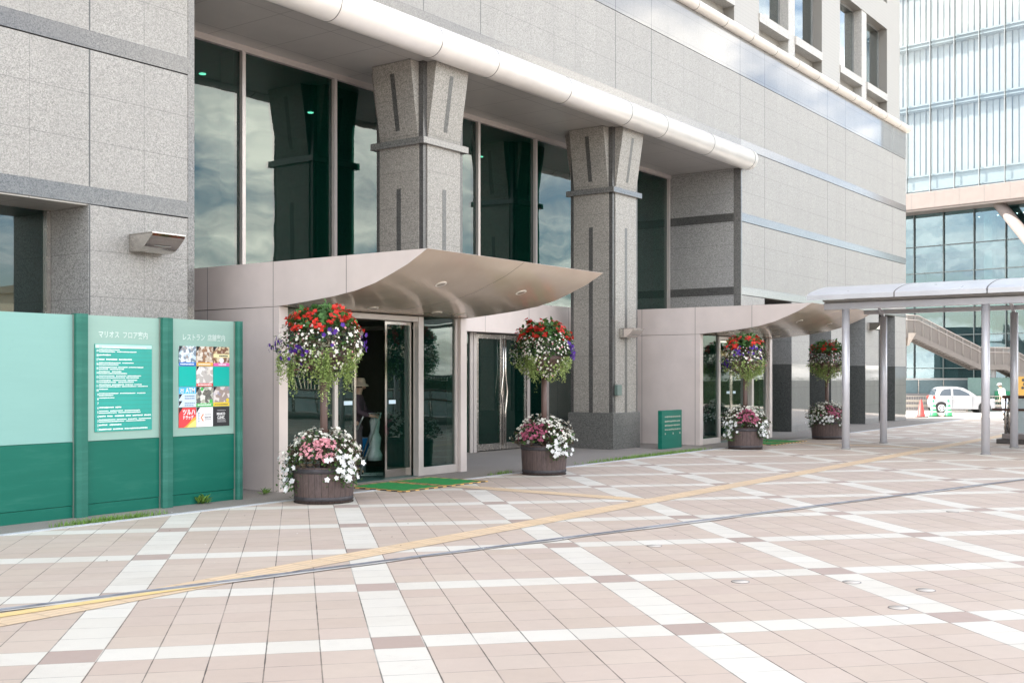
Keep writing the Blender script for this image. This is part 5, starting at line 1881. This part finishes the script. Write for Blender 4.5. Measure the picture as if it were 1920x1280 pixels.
for p_ in pos:
    pm = MB()
    pm.tube([(ex0 + .18, p_, .23), (ex0 + .18, p_, 1.08)], .026, 10)
    pm.tube([(ex0 + .18, p_ - .085, .23), (ex0 + .18, p_ - .085, 1.08)], .026, 10)
    pm.each('rail_post', M['steel_br'], SE)
for p_ in pos[:-1]:
    MB().box(ex0 + .165, ex0 + .19, p_ - 1.26, p_ - .125, .26, 1.06).build('panel', M['pglass'], SE)
MB().tube([(ex0 + .16, ey1 - .10, 1.10), (ex0 + .16, ey0, 1.10)], .035, 12).build('handrail', M['rail'], SE)
MB().tube([(ex0 + .10, ey1 + .10, .80), (ex0 + .10, ey0, .80)], .026, 12).build('handrail', M['rail'], SE)
MB().tube([(ex0 + .10, ey1 + .10, .80), (ex0 + 1.0, ey1 + .10, .80)], .026, 12).build('handrail', M['rail'], SE)

# yellow notice board beyond the parapet
ys = thing('notice_board', 'orange yellow works notice board on legs behind the walkway posts', 'notice board', tuple(RF(25.2, 55.0, -0.55)))
yc = RF(24.78, 55.0)
b = MB()
b.obox(yc + Vector((0, 0, .58)), RGT * 1.1, FWD * .04, Vector((0, 0, .98)))
b.build('board', simple('orange yellow sheet', (0.36, 0.20, 0.03), 0.5), ys)
lg = MB()
for q in (.12, .95):
    lg.tube([yc + RGT * q + FWD * .05 + Vector((0, 0, -.55)), yc + RGT * q + FWD * .05 + Vector((0, 0, .6))], .02, 8)
lg.each('leg', M['steel_br'], ys)
g_ = MB()
for dx, dz, rr2 in ((.33, .80, .075), (.42, .60, .10), (.30, .42, .07), (.50, .34, .07)):
    g_.disc(yc + RGT * dx - FWD * .002 + Vector((0, 0, .58 + dz)), -FWD, rr2, 14, .004)
g_.build('figure_mark', flat('black', (0.012, 0.013, 0.018)), ys)

# ================================================================== cones
def cone(px, py, h, col, stripes, label, grp='traffic cones at the plaza edge'):
    p = gpt(px, py)
    c = thing('traffic_cone', label, 'traffic cone', (p.x, p.y, 0), grp)
    m_ = NT(label.split()[0] + ' cone plastic ' + str(px))
    x, y, z = m_.xyz(m_.obj())
    cc = col
    if stripes:
        cc = m_.mix(m_.math('MAXIMUM', m_.math('LESS_THAN', m_.math('ABSOLUTE', m_.math('SUBTRACT', z, h * .78)), h * .07), m_.math('MAXIMUM', m_.math('LESS_THAN', m_.math('ABSOLUTE', m_.math('SUBTRACT', z, h * .52)), h * .07), m_.math('LESS_THAN', m_.math('ABSOLUTE', m_.math('SUBTRACT', z, h * .3)), h * .05))), col, (0.38, 0.46, 0.40))
    m_.set(color=cc, rough=.5)
    MB().lathe([(.17, .03), (.155, .05), (.03, h), (.001, h + .004)], 24, (p.x, p.y, 0)).build('body', m_.m, c)
    d = RGT
    b = MB(); b.obox(p - RGT * .20 - FWD * .20, RGT * .40, FWD * .40, Vector((0, 0, .03))); b.build('base', simple('cone base', (0.06, 0.05, 0.05), .7) if 'cone base' not in bpy.data.materials else bpy.data.materials['cone base'], c)


cone(1727, 782, .68, (0.42, 0.05, 0.04), False, 'red traffic cone standing at the plaza edge left of the white car')
cone(1750, 781, .66, (0.03, 0.30, 0.10), True, 'green and white striped cone behind the rear wheel of the white car')
cone(1778, 781, .66, (0.03, 0.30, 0.10), True, 'green and white striped cone in front of the middle of the white car')
sb = tag(MB().build('sandbag', None) if False else MB().lathe([(.001, 0), (.14, .02), (.16, .09), (.12, .15), (.001, .17)], 14, tuple(gpt(1764, 781))).build('sandbag', simple('white sandbag', (0.66, 0.60, 0.55), .9)), 'small pale sandbag between the two green cones', 'sandbag')

# ================================================================== white car
CAR = thing('parked_car', 'white compact hatchback parked side-on in the sunlit street', 'car', tuple(RF(25.9, 65.2, -0.55)))
CRX = (RGT * math.cos(.12) - FWD * math.sin(.12))
CFX = (FWD * math.cos(.12) + RGT * math.sin(.12))
co = RF(24.2, 64.9, -0.55)      # rear end, near side; the nose points right


def cp(a, b, z):
    return co + CRX * a + CFX * b + Vector((0, 0, z))


M['carpaint'] = simple('white car paint', (0.33, 0.33, 0.34), 0.22, 0, .02)
M['carglass'] = simple('dark car glass', (0.05, 0.065, 0.08), 0.06)
M['tyre'] = simple('tyre rubber', (0.02, 0.02, 0.02), .8)
M['rim'] = simple('alloy rim', (0.62, 0.62, 0.63), .3, .7)
low = [(0.26, .30), (0.22, .55), (0.25, .80), (0.30, .98), (2.55, .98), (3.05, .93), (3.50, .80), (3.68, .62), (3.72, .42), (3.66, .26), (3.30, .20), (.45, .20)]
roof = [(0.30, .96), (0.44, 1.30), (0.62, 1.46), (0.95, 1.515), (1.55, 1.51), (1.95, 1.44), (2.35, 1.22), (2.72, .96)]
Wd = 1.66


def loft(prof, inset0, inset1, name, m):
    """side profile with rounded flanks: section rows across the width"""
    b = MB()
    n = len(prof)
    cx = sum(p[0] for p in prof) / n
    cz = sum(p[1] for p in prof) / n
    rows = []
    for t, k in ((0.0, .93), (.03, .985), (.10, 1.0), (.90, 1.0), (.97, .985), (1.0, .93)):
        row = []
        for x, z in prof:
            ins = inset0 + (inset1 - inset0) * max(0, min(1, (z - .95) / .55))
            w0, w1 = ins, Wd - ins
            row.append(cp(cx + (x - cx) * k, w0 + (w1 - w0) * t, cz + (z - cz) * k))
        rows.append(row)
    vs = [p for r_ in rows for p in r_]
    fs = []
    for i in range(len(rows) - 1):
        for k in range(n):
            k2 = (k + 1) % n
            fs.append((i * n + k, i * n + k2, (i + 1) * n + k2, (i + 1) * n + k))
    b.add(vs, fs, True)
    b.add(vs, [tuple(range(n))[::-1], tuple((len(rows) - 1) * n + k for k in range(n))])
    o = b.build(name, m, CAR)
    bm2 = bmesh.new(); bm2.from_mesh(o.data); bmesh.ops.recalc_face_normals(bm2, faces=bm2.faces); bm2.to_mesh(o.data); bm2.free()
    return o


body = loft(low, 0.0, 0.0, 'body', M['carpaint'])
cab = loft(roof, 0.04, 0.20, 'cabin', M['carpaint'])


def sidepane(poly, name):
    b = MB()
    for side in (0, 1):
        vs = []
        for x, z in poly:
            ins = 0.04 + 0.16 * max(0, min(1, (z - .95) / .55))
            vs.append(cp(x, (ins + .0 - .012) if side == 0 else Wd - ins + .012, z))
        b.add(vs, [tuple(range(len(vs)))])
    return b.each(name, M['carglass'], cab)


sidepane([(.56, 1.0), (.70, 1.25), (.86, 1.36), (1.22, 1.385), (1.22, 1.0)], 'side_window')
sidepane([(1.34, 1.0), (1.34, 1.385), (1.72, 1.36), (2.06, 1.20), (2.38, 1.0)], 'side_window')
b = MB(); b.add([cp(2.70, .12, .985), cp(2.70, Wd - .12, .985), cp(2.02, Wd - .24, 1.425), cp(2.02, .24, 1.425)], [(0, 1, 2, 3)]); b.build('windscreen', M['carglass'], cab)
b = MB(); b.add([cp(.31, .16, 1.02), cp(.31, Wd - .16, 1.02), cp(.47, Wd - .24, 1.38), cp(.47, .24, 1.38)], [(0, 1, 2, 3)]); b.build('rear_window', M['carglass'], cab)
for x in (.66, 3.06):
    for y0, s_ in ((-.012, 1), (Wd + .012, -1)):
        arch_ = MB(); arch_.tube([cp(x, y0, .30), cp(x, y0 + .06 * s_, .30)], .345, 28); arch_.build('wheel_arch', M['tyre'], CAR)
        w_ = MB(); w_.tube([cp(x, y0 - .012 * s_, .285), cp(x, y0 + .19 * s_, .285)], .285, 28); wh = w_.build('wheel', M['tyre'], CAR)
        rm = MB(); rm.tube([cp(x, y0 - .020 * s_, .285), cp(x, y0 + .0 * s_, .285)], .20, 24); rim = rm.build('rim', M['rim'], wh)
        sp = MB()
        for k in range(5):
            t = 2 * math.pi * k / 5 + .6
            sp.disc(cp(x + .125 * math.cos(t), y0 - .021 * s_, .285 + .125 * math.sin(t)), -CFX * s_, .042, 10, .003)
        sp.build('spoke_gap', M['tyre'], rim)
b = MB()
for y0 in (-.02, Wd + .01):
    b.obox(cp(1.20, y0, .79), CRX * .16, CFX * .012, Vector((0, 0, .03)))
    b.obox(cp(2.12, y0, .80), CRX * .16, CFX * .012, Vector((0, 0, .03))) if False else None
b.each('handle', M['rim'], CAR)
b = MB()
for y0 in (-.006, Wd + .004):
    b.obox(cp(1.275, y0, .30), CRX * .008, CFX * .004, Vector((0, 0, .66)))
    b.obox(cp(2.40, y0, .30), CRX * .008, CFX * .004, Vector((0, 0, .62)))
b.each('door_seam', M['tyre'], CAR)
for y0 in (-.13, Wd + .01):
    b = MB(); b.obox(cp(2.22, y0, 1.0), CRX * .09, CFX * .12, Vector((0, 0, .10))); b.build('mirror', M['carpaint'], CAR, bevel=.02)
for y0 in (.02, Wd - .28):
    b = MB(); b.obox(cp(3.42, y0 - .03, .66), CRX * .20, CFX * .26, Vector((0, 0, .15))); b.build('headlight', simple('headlight glass', (0.5, 0.52, 0.55), .1) if 'headlight glass' not in bpy.data.materials else bpy.data.materials['headlight glass'], CAR, bevel=.03)
    b = MB(); b.obox(cp(.22, y0 - .02, .80), CRX * .10, CFX * .20, Vector((0, 0, .18))); b.build('tail_light', simple('tail light red', (0.5, 0.05, 0.04), .2) if 'tail light red' not in bpy.data.materials else bpy.data.materials['tail light red'], CAR, bevel=.02)
b = MB(); b.obox(cp(3.70, .35, .34), CRX * .03, CFX * .96, Vector((0, 0, .16))); b.build('grille', M['tyre'], CAR)

# ================================================================== street furniture behind the car
M['grail'] = simple('beige guard rail', (0.36, 0.32, 0.27), .5)
GR = thing('guard_rail', 'beige guard rail with two beams behind the white car', 'guard rail', tuple(RF(26.5, 67.3, -0.55)))
for z0, z1 in ((.02, .16), (-.28, -.12), (.34, .39)):
    b = MB(); b.obox(RF(23.0, 67.2, z0), RGT * 9.0, FWD * .06, Vector((0, 0, z1 - z0))); b.build('rail', M['grail'], GR)
bar = MB()
for k in range(61):
    bar.tube([RF(23.1 + .148 * k, 67.3, -.5), RF(23.1 + .148 * k, 67.3, .36)], .018, 6)
bar.build('bars', simple('grey bars', (0.30, 0.27, 0.26), .5), GR)
po = MB()
for k in range(5):
    po.obox(RF(23.1 + 2.1 * k, 67.25, -.55), RGT * .10, FWD * .1, Vector((0, 0, .95)))
po.each('post', M['grail'], GR)
# low wall with glass and white top rail
LW = thing('low_wall', 'low grey wall with blue glass and white top rail behind the guard rail', 'low wall', tuple(RF(25.5, 69.5, -0.55)))
b = MB(); b.obox(RF(23.6, 69.4, -.6), RGT * 4.75, FWD * .3, Vector((0, 0, 1.1))); b.build('base', panelmat('grey wall panels', (0.19, .18, .18), .6, 0, [(0, 1.2, .2, .02)]), LW)
b = MB(); b.obox(RF(23.6, 69.45, .5), RGT * 4.75, FWD * .04, Vector((0, 0, .82))); b.build('glass_panel', simple('blue grey glass', (0.13, .19, .21), .2), LW)
b = MB(); b.obox(RF(23.55, 69.38, 1.33), RGT * 4.85, FWD * .14, Vector((0, 0, .11))); b.build('top_rail', simple('white rail', (.45, .45, .45), .4), LW)
po = MB()
for k in range(4):
    po.obox(RF(23.62 + 1.55 * k, 69.40, .5), RGT * .06, FWD * .04, Vector((0, 0, .83)))
po.each('post', M['steel_br'], LW)
# site hoarding
SH = thing('site_hoarding', 'pale green construction hoarding with darker green lower part behind the person', 'hoarding', tuple(RF(31, 67.5, -0.55)))
b = MB(); b.obox(RF(27.45, 67.4, -.55), RGT * 8.5, FWD * .06, Vector((0, 0, 2.03))); b.build('sheet', simple('pale green sheet', (.105, .175, .16), .6), SH)
b = MB(); b.obox(RF(29.05, 67.36, -.05), RGT * 6.0, FWD * .035, Vector((0, 0, .72))); b.build('lower_sheet', simple('strong green sheet', (.006, .165, .075), .6), SH)
b = MB()
for z in (.36, -.02, -.32):
    b.obox(RF(32.1, 67.28, z), RGT * 4.0, FWD * .06, Vector((0, 0, .09)))
b.each('rail', M['grail'], SH)

# ================================================================== glass building across the street
d_al = (RGT * 0.70 - FWD * 0.714).normalized()       # along its front, to the right
d_out = (-RGT * 0.714 - FWD * 0.70).normalized()
P0 = RF(26.4, 75.0)


def gp(s, o, z):
    v = P0 + d_al * s + d_out * o
    return Vector((v.x, v.y, z))


GBD = thing('glass_building', 'tall building with glass curtain wall, white vertical blinds and pink fascia across the street', 'building', tuple(gp(8, -3, -0.6)))


def gbox(name, m, lst, parent=None, bevel=0):
    b = MB()
    for s0, s1, o0, o1, z0, z1 in lst:
        b.obox(gp(s0, o0, z0), d_al * (s1 - s0), d_out * (o1 - o0), Vector((0, 0, z1 - z0)))
    return b.build(name, m, parent or GBD, bevel)


def gbox_each(name, m, lst, parent=None, bevel=0):
    for q in lst:
        gbox(name, m, [q], parent, bevel)


S0, S1 = -14.0, 22.0
FLZ = [(13.75, 14.95), (19.15, 19.65), (23.3, 23.8), (27.5, 28.0), (31.7, 32.2), (35.9, 36.4)]
M['gb_glass'] = glassmat('clear blue curtain glass', (0.975, 0.99, 0.99), 1.3)
M['gb_fin'] = simple('white blind', (0.235, 0.252, 0.253), .5)
M['gb_slab'] = simple('pale slab edge', (0.19, .222, .232), .5)
M['gb_mull'] = simple('white fin', (.22, .235, .24), .35)
M['gb_pink'] = panelmat('pink beige fascia', (.195, .163, .148), .5, 0, [])
M['gb_in'] = simple('interior blue grey', (.18, .235, .26), .6)
gbox_each('slab_edge', M['gb_slab'], [(S0, S1, -.9, -.28, z0 + .05, z1 - .05) for z0, z1 in FLZ])
gbox_each('slab_bracket', M['gb_slab'], [(S0, S1, -.26, -.12, z1 - .17, z1 - .06) for z0, z1 in FLZ] + [(S0, S1, -.26, -.12, z0 + .10, z0 + .17) for z0, z1 in FLZ])
gbox('inner_wall', M['gb_in'], [(S0, S1, -9, -1.9, 13.8, 40), (S0, S0 + .3, -12, -.1, 12.6, 40), (S0, S1, -12, -9, -1, 40)])
step = 1.615
sb_ = 0.07
k0 = int((S0 - sb_) // step) + 1
for i in range(len(FLZ) - 1):
    lst = []
    s = S0 + .2
    q = 0
    while s < S1 - .4:
        lst.append((s, s + .335, -.62 - (.05 if q % 2 else 0), -.57 - (.05 if q % 2 else 0), FLZ[i][1] - .04, FLZ[i + 1][0] + .06))
        s += step / 4
        q += 1
    gbox('vertical_blinds', M['gb_fin'], lst)
gbox('curtain_glass', M['gb_glass'], [(S0, S1, -.02, 0, 13.72, 38)])
gbox_each('mullion', M['gb_mull'], [(sb_ + step * k - .022, sb_ + step * k + .022, .005, .11, 13.72, 38) for k in range(k0, int((S1 - sb_) / step))])
gbox('fascia', M['gb_pink'], [(S0, S1, -.4, .22, 12.62, 13.70)], bevel=.03)
gbox_each('fascia_joint', M['ring'], [(sb_ + step * k - .015 + .4, sb_ + step * k + .015 + .4, .222, .226, 12.64, 13.68) for k in range(k0, int((S1 - sb_) / step))])
gbox('under_soffit', M['gb_pink'], [(S0, S1, -1.6, .15, 12.50, 12.62)])
# lower recessed glazing
M['gb_low'] = glassmat('lower curtain glass', (0.52, 0.68, 0.68), 2.8, refl=(.78, .91, 1.0), body=(.03,.055,.06), bw=.15)
gbox('lower_glass', M['gb_low'], [(S0, S1, -1.55, -1.52, -.7, 12.5)])
lst = []
s = 0.15 - 2.1 * 6
ml = []
while s < S1:
    ml.append((s - .028, s + .028, -1.52, -1.40, -.7, 12.5)); s += 2.05
tr = [(S0, S1, -1.519, -1.43, z - .028, z + .028) for z in (10.3, 8.5, 6.4, 4.3, 2.1, .1)]
gbox_each('lower_frame', simple('dark frame', (.06, .075, .075), .4), ml)
gbox_each('lower_transom', bpy.data.materials['dark frame'], tr)
M['gb_room'] = simple('dim hall', (.20, .26, .27), .7)
gbox('hall_wall', M['gb_room'], [(S0, S1, -7.6, -7.2, -.7, 12.5)])
gbox_each('hall_slab', simple('hall slab', (.34, .38, .37), .6), [(S0, S1, -7.2, -2.2, 5.9, 6.4), (S0, S1, -7.2, -2.2, 9.9, 10.3), (S0, S1, -7.2, -1.6, -.7, -.6), (S0, S1, -7.2, -1.6, 12.3, 12.49)])
gbox_each('hall_column', simple('white hall column', (.62, .64, .62), .5), [(s_, s_ + .55, -3.4, -2.85, -.7, 12.4) for s_ in (-9, -2.5, 4.0, 10.5, 17)])
gbox_each('hall_partition', simple('hall partition', (.07, .09, .09), .5), [(1.2, 3.0, -5.5, -5.3, -.6, 2.2), (5.5, 9.5, -5.5, -5.3, 6.4, 9.9), (-4.0, -1.2, -5.5, -5.3, 6.4, 9.9), (4.6, 7.8, -5.2, -5.0, 2.4, 5.9)])
em2 = NT('hall lamp'); em2.set(color=(1, 1, 1), ecol=(1, .97, .92), estr=9.0)
b = MB()
for k in range(9):
    b.disc(gp(3.2 + .42 * k, -4.0, 12.29), (0, 0, -1), .05, 8, .01)
b.build('hall_lamp', em2.m, GBD)
b = MB(); b.tube([gp(5.85, -.6, 12.6), gp(15.6, -.6, -.6)], .36, 20); b.build('slanted_column', simple('pinkish column', (.22, .185, .172), .5), GBD)
# grey block at its foot
b = MB(); b.obox(RF(23.6, 70.5, -.6), RGT * 1.25, FWD * 3.0, Vector((0, 0, 5.6)))
gbk = b.build('entrance_block', panelmat('grey metal block', (.24, .23, .24), .5, .2, [(2, .55, .1, .03)]), GBD)
b = MB(); b.obox(RF(24.30, 70.46, 0.4), RGT * .34, FWD * .05, Vector((0, 0, 1.75))); wb = b.build('window', M['gb_mull'], gbk)
b = MB(); b.obox(RF(24.36, 70.44, 0.5), RGT * .22, FWD * .03, Vector((0, 0, 1.55))); b.build('pane', M['carglass'], wb)

# ================================================================== outdoor staircase
ST = thing('outdoor_staircase', 'long beige outdoor staircase with mesh sides in front of the glass building', 'staircase', tuple(RF(28.5, 66.5, -0.55)))
SF = 67.0
mesh_m = NT('perforated stair mesh')
mesh_m.set(color=(0.150, 0.130, 0.118), rough=.5, alpha=0.80, metal=.1)
M['stair'] = simple('beige stair steel', (0.145, 0.127, 0.116), .5)


def sx(px, f=SF): return (px - 960) / 2099.4 * f
def sz(py, f=SF): return 1.6 + (704 - py) / 2099.4 * f


A = (sx(1696), sz(590)); Bq = (sx(1722), sz(592)); C = (sx(1838), sz(651)); Dq = (sx(1893), sz(652)); Eq = (sx(1960), sz(688))
a2 = (sx(1696), sz(628)); b2 = (sx(1716), sz(630)); c2_ = (sx(1838), sz(688)); d2_ = (sx(1886), sz(688)); e2_ = (sx(1960), sz(726))
for f_ in (SF, SF + 1.6):
    b = MB()
    up = [A, Bq, C, Dq, Eq]; dn_ = [a2, b2, c2_, d2_, e2_]
    for i in range(4):
        b.add([RF(*[up[i][0], f_], up[i][1]), RF(up[i + 1][0], f_, up[i + 1][1]), RF(dn_[i + 1][0], f_, dn_[i + 1][1]), RF(dn_[i][0], f_, dn_[i][1])], [(0, 1, 2, 3)])
    b.build('mesh_side', mesh_m.m, ST)
    b = MB()
    b.tube([RF(x, f_ - .03, z) for x, z in up], .035, 8)
    b.tube([RF(x, f_ - .05, z - .28) for x, z in up], .03, 8)
    b.build('handrail', simple('pale stair rail', (.25, .225, .21), .4) if 'pale stair rail' not in bpy.data.materials else bpy.data.materials['pale stair rail'], ST)
    b = MB()
    for i in range(4):
        p, q_ = dn_[i], dn_[i + 1]
        b.add([RF(p[0], f_ - .06, p[1] - .16), RF(q_[0], f_ - .06, q_[1] - .16), RF(q_[0], f_ - .06, q_[1] + .16), RF(p[0], f_ - .06, p[1] + .16),
               RF(p[0], f_ + .06, p[1] - .16), RF(q_[0], f_ + .06, q_[1] - .16), RF(q_[0], f_ + .06, q_[1] + .16), RF(p[0], f_ + .06, p[1] + .16)],
              [(0, 1, 2, 3), (7, 6, 5, 4), (0, 4, 5, 1), (3, 2, 6, 7), (0, 3, 7, 4), (1, 5, 6, 2)])
    b.build('stringer', M['stair'], ST)
po = MB()
for px in range(1700, 1961, 15):
    x = sx(px)
    def interp(L):
        for i in range(len(L) - 1):
            if L[i][0] <= x <= L[i + 1][0]:
                t = (x - L[i][0]) / (L[i + 1][0] - L[i][0]); return L[i][1] + t * (L[i + 1][1] - L[i][1])
        return L[-1][1]
    po.tube([RF(x, SF - .04, interp(dn_)), RF(x, SF - .04, interp(up) + .02)], .022, 6)
po.each('baluster', bpy.data.materials['pale stair rail'], ST)
stp = MB()
for (p, q_) in ((b2, c2_), (d2_, e2_)):
    n = 22 if p is b2 else 13
    for k in range(n):
        t = k / n
        x = p[0] + (q_[0] - p[0]) * t; z = p[1] + (q_[1] - p[1]) * t
        stp.obox(RF(x, SF + .07, z), RGT * .24, FWD * 1.45, Vector((0, 0, .05)))
stp.obox(RF(c2_[0], SF + .07, c2_[1] - .05), RGT * (d2_[0] - c2_[0]), FWD * 1.45, Vector((0, 0, .1)))
stp.obox(RF(a2[0] - 3, SF + .07, a2[1] - .05), RGT * (b2[0] - a2[0] + 3), FWD * 1.45, Vector((0, 0, .1)))
stp.each('step', bpy.data.materials['pale stair rail'], ST)
b = MB()
b.tube([RF(sx(1873), SF + .8, -.55), RF(sx(1873), SF + .8, d2_[1] - .1)], .16, 14)
b.build('support_post', simple('grey support', (.45, .45, .46), .5), ST)
b = MB(); b.add([RF(sx(1702), SF - .1, sz(624)), RF(sx(1717), SF - .1, sz(624)), RF(sx(1703), SF - .1, sz(648)), RF(sx(1700), SF - .1, sz(648)),
                 RF(sx(1702), SF + .3, sz(624)), RF(sx(1717), SF + .3, sz(624)), RF(sx(1703), SF + .3, sz(648)), RF(sx(1700), SF + .3, sz(648))],
                [(3, 2, 1, 0), (4, 5, 6, 7), (0, 1, 5, 4), (1, 2, 6, 5), (2, 3, 7, 6)])
b.build('gusset', simple('pale gusset', (.34, .29, .25), .5), ST)

# ================================================================== weeds and grass at the apron
M['weed'] = leafmat('weed leaf', (0.17, 0.30, 0.06), .35)
rnd = random.Random(77)


def weed(x, y, label, n, r, h):
    b = MB()
    for i in range(n):
        a = rnd.uniform(0, 6.283)
        d = Vector((math.cos(a), math.sin(a), rnd.uniform(.2, 1.4)))
        leaf(b, Vector((x + rnd.gauss(0, r * .3), y + rnd.gauss(0, r * .3), rnd.uniform(0, h * .5))), d, Vector((0, 0, 1)), rnd.uniform(.05, .12), rnd.uniform(.015, .035), rnd)
    tag(b.build('weed', M['weed'], None, origin=(x, y, 0)), label, 'weed', 'weeds by the green board')


p = gpt(381, 944); weed(p.x, p.y, 'leafy green weed tuft at the foot of the green directory board', 90, .13, .12)
p = gpt(497, 927); weed(p.x, p.y, 'small weed sprig with white flowers at the beige porch wall foot', 24, .07, .06)


def grass(x0, x1, y, wy, n, label):
    b = MB()
    for i in range(n):
        x = rnd.triangular(x0, x1, (x0 + x1) / 2)
        yy = y + rnd.gauss(0, wy)
        d = Vector((rnd.uniform(-.7, .7), rnd.uniform(-.7, .7), 1)).normalized()
        l = rnd.uniform(.03, .09)
        s = Vector((rnd.uniform(-1, 1), rnd.uniform(-1, 1), 0)).normalized() * .005
        p = Vector((x, yy, 0.0))
        b.add([p - s, p + s, p + d * l], [(0, 1, 2)])
    tag(b.build('grass', M['weed'], None, origin=(x0, y, 0)), label, 'grass', None, 'stuff')


grass(6.6, 8.2, 10.86, .03, 700, 'thin grass along the kerb below the green board')
grass(16.9, 22.6, 10.90, .05, 1500, 'grass strip along the kerb near the low green sign')
grass(14.3, 15.0, 10.86, .03, 120, 'thin grass by the kerb behind the second planter')
pet = MB()
cols = []
for i in range(70):
    px = rnd.uniform(30, 1300); py = rnd.uniform(905, 1060)
    q = gpt(px, py)
    if q.y > 11.3: continue
    a = rnd.uniform(0, 6.28); r = rnd.uniform(.008, .018)
    pet.add([q + Vector((math.cos(a + k * 1.57) * r * (1 if k % 2 else .6), math.sin(a + k * 1.57) * r * (1 if k % 2 else .6), .0135 + .004 * (k % 2))) for k in range(4)], [(0, 1, 2, 3)])
pm_ = NT('fallen petals'); ri = pm_.n("ShaderNodeNewGeometry").outputs["Random Per Island"]
pm_.set(color=pm_.mix(pm_.math('GREATER_THAN', ri, .55), (.75, .72, .68), (.16, .11, .08)), rough=.7)
tag(pet.build('fallen_petals', pm_.m, None), 'scattered fallen petals and leaf bits on the tiles', 'petals', None, 'stuff')

# ================================================================== surroundings seen only as reflections in the glass
HG = thing('hedge', 'clipped green hedge along the far plaza edge, mirrored in the far porch glass', 'hedge', (57, -8, -0.55))
ha, hb = Vector((52, -26, -.55)), Vector((61.5, 7, -.55))
hd = (hb - ha).normalized()
hn = Vector((-hd.y, hd.x, 0))
b = MB()
b.obox(ha - hn * .4, hd * (hb - ha).length, hn * .8, Vector((0, 0, 1.9)))
b.build('inner_twigs', simple('hedge inside', (.02, .03, .012), .9), HG)
b = MB()
for i in range(5200):
    u = rnd.uniform(0, (hb - ha).length); fz = rnd.random()
    side = rnd.choice((0, 0, 1))
    p = ha + hd * u + (hn * rnd.uniform(.40, .55) + Vector((0, 0, rnd.uniform(0, 1.95))) if side == 0 else hn * rnd.uniform(-.45, .5) + Vector((0, 0, 1.9 + rnd.uniform(0, .12))))
    leaf(b, p, hn + Vector((rnd.uniform(-1, 1), rnd.uniform(-1, 1), rnd.uniform(-.5, 1))), Vector((0, 0, 1)), rnd.uniform(.09, .16), rnd.uniform(.06, .10), rnd)
b.build('leaves', leafmat('hedge leaf', (.055, .10, .02)), HG)


def block(x, y, w_, d_, h, col, label, floors, name='distant_building'):
    o = thing(name, label, 'building', (x, y, 0))
    MB().box(x - w_ / 2, x + w_ / 2, y - d_ / 2, y + d_ / 2, 0, h).build('wall', simple('far wall %d' % int(x * 10 + y), col, .7), o)
    MB().box(x - w_ / 2 - .3, x + w_ / 2 + .3, y - d_ / 2 - .3, y + d_ / 2 + .3, h, h + .5).build('roof', simple('far roof %d' % int(x * 10 + y), tuple(c * .5 for c in col), .7), o)
    wn2 = MB()
    for f in range(floors):
        zz2 = 1.2 + (h - 1) / floors * f
        k = x - w_ / 2 + 1.2
        while k < x + w_ / 2 - 1.6:
            wn2.box(k, k + 1.4, y + d_ / 2, y + d_ / 2 + .06, zz2, zz2 + 1.3)
            k += 3.0
    wn2.build('windows', M['carglass'], o)


block(62, -52, 34, 12, 7.5, (.62, .56, .44), 'long cream building across the square, mirrored in the porch glass', 2)
block(20, -74, 30, 14, 9, (.50, .46, .42), 'grey brown building across the square, mirrored in the left window', 3)
block(-18, -62, 26, 12, 7, (.60, .58, .54), 'pale low building across the square behind the viewer', 2)
BL = thing('balustrade', 'dark balustrade on a white parapet across the square, mirrored in the porch glass', 'balustrade', (48, -22, 0))
MB().box(20, 85, -22.2, -21.9, 0, .8).build('parapet', simple('white parapet', (.70, .68, .64), .6), BL)
bl = MB()
for k in range(220):
    bl.box(20.2 + .29 * k, 20.32 + .29 * k, -22.1, -22.0, .8, 1.6)
bl.box(20, 85, -22.14, -21.96, 1.6, 1.72)
bl.build('bars', simple('dark bars', (.05, .05, .05), .6), BL)
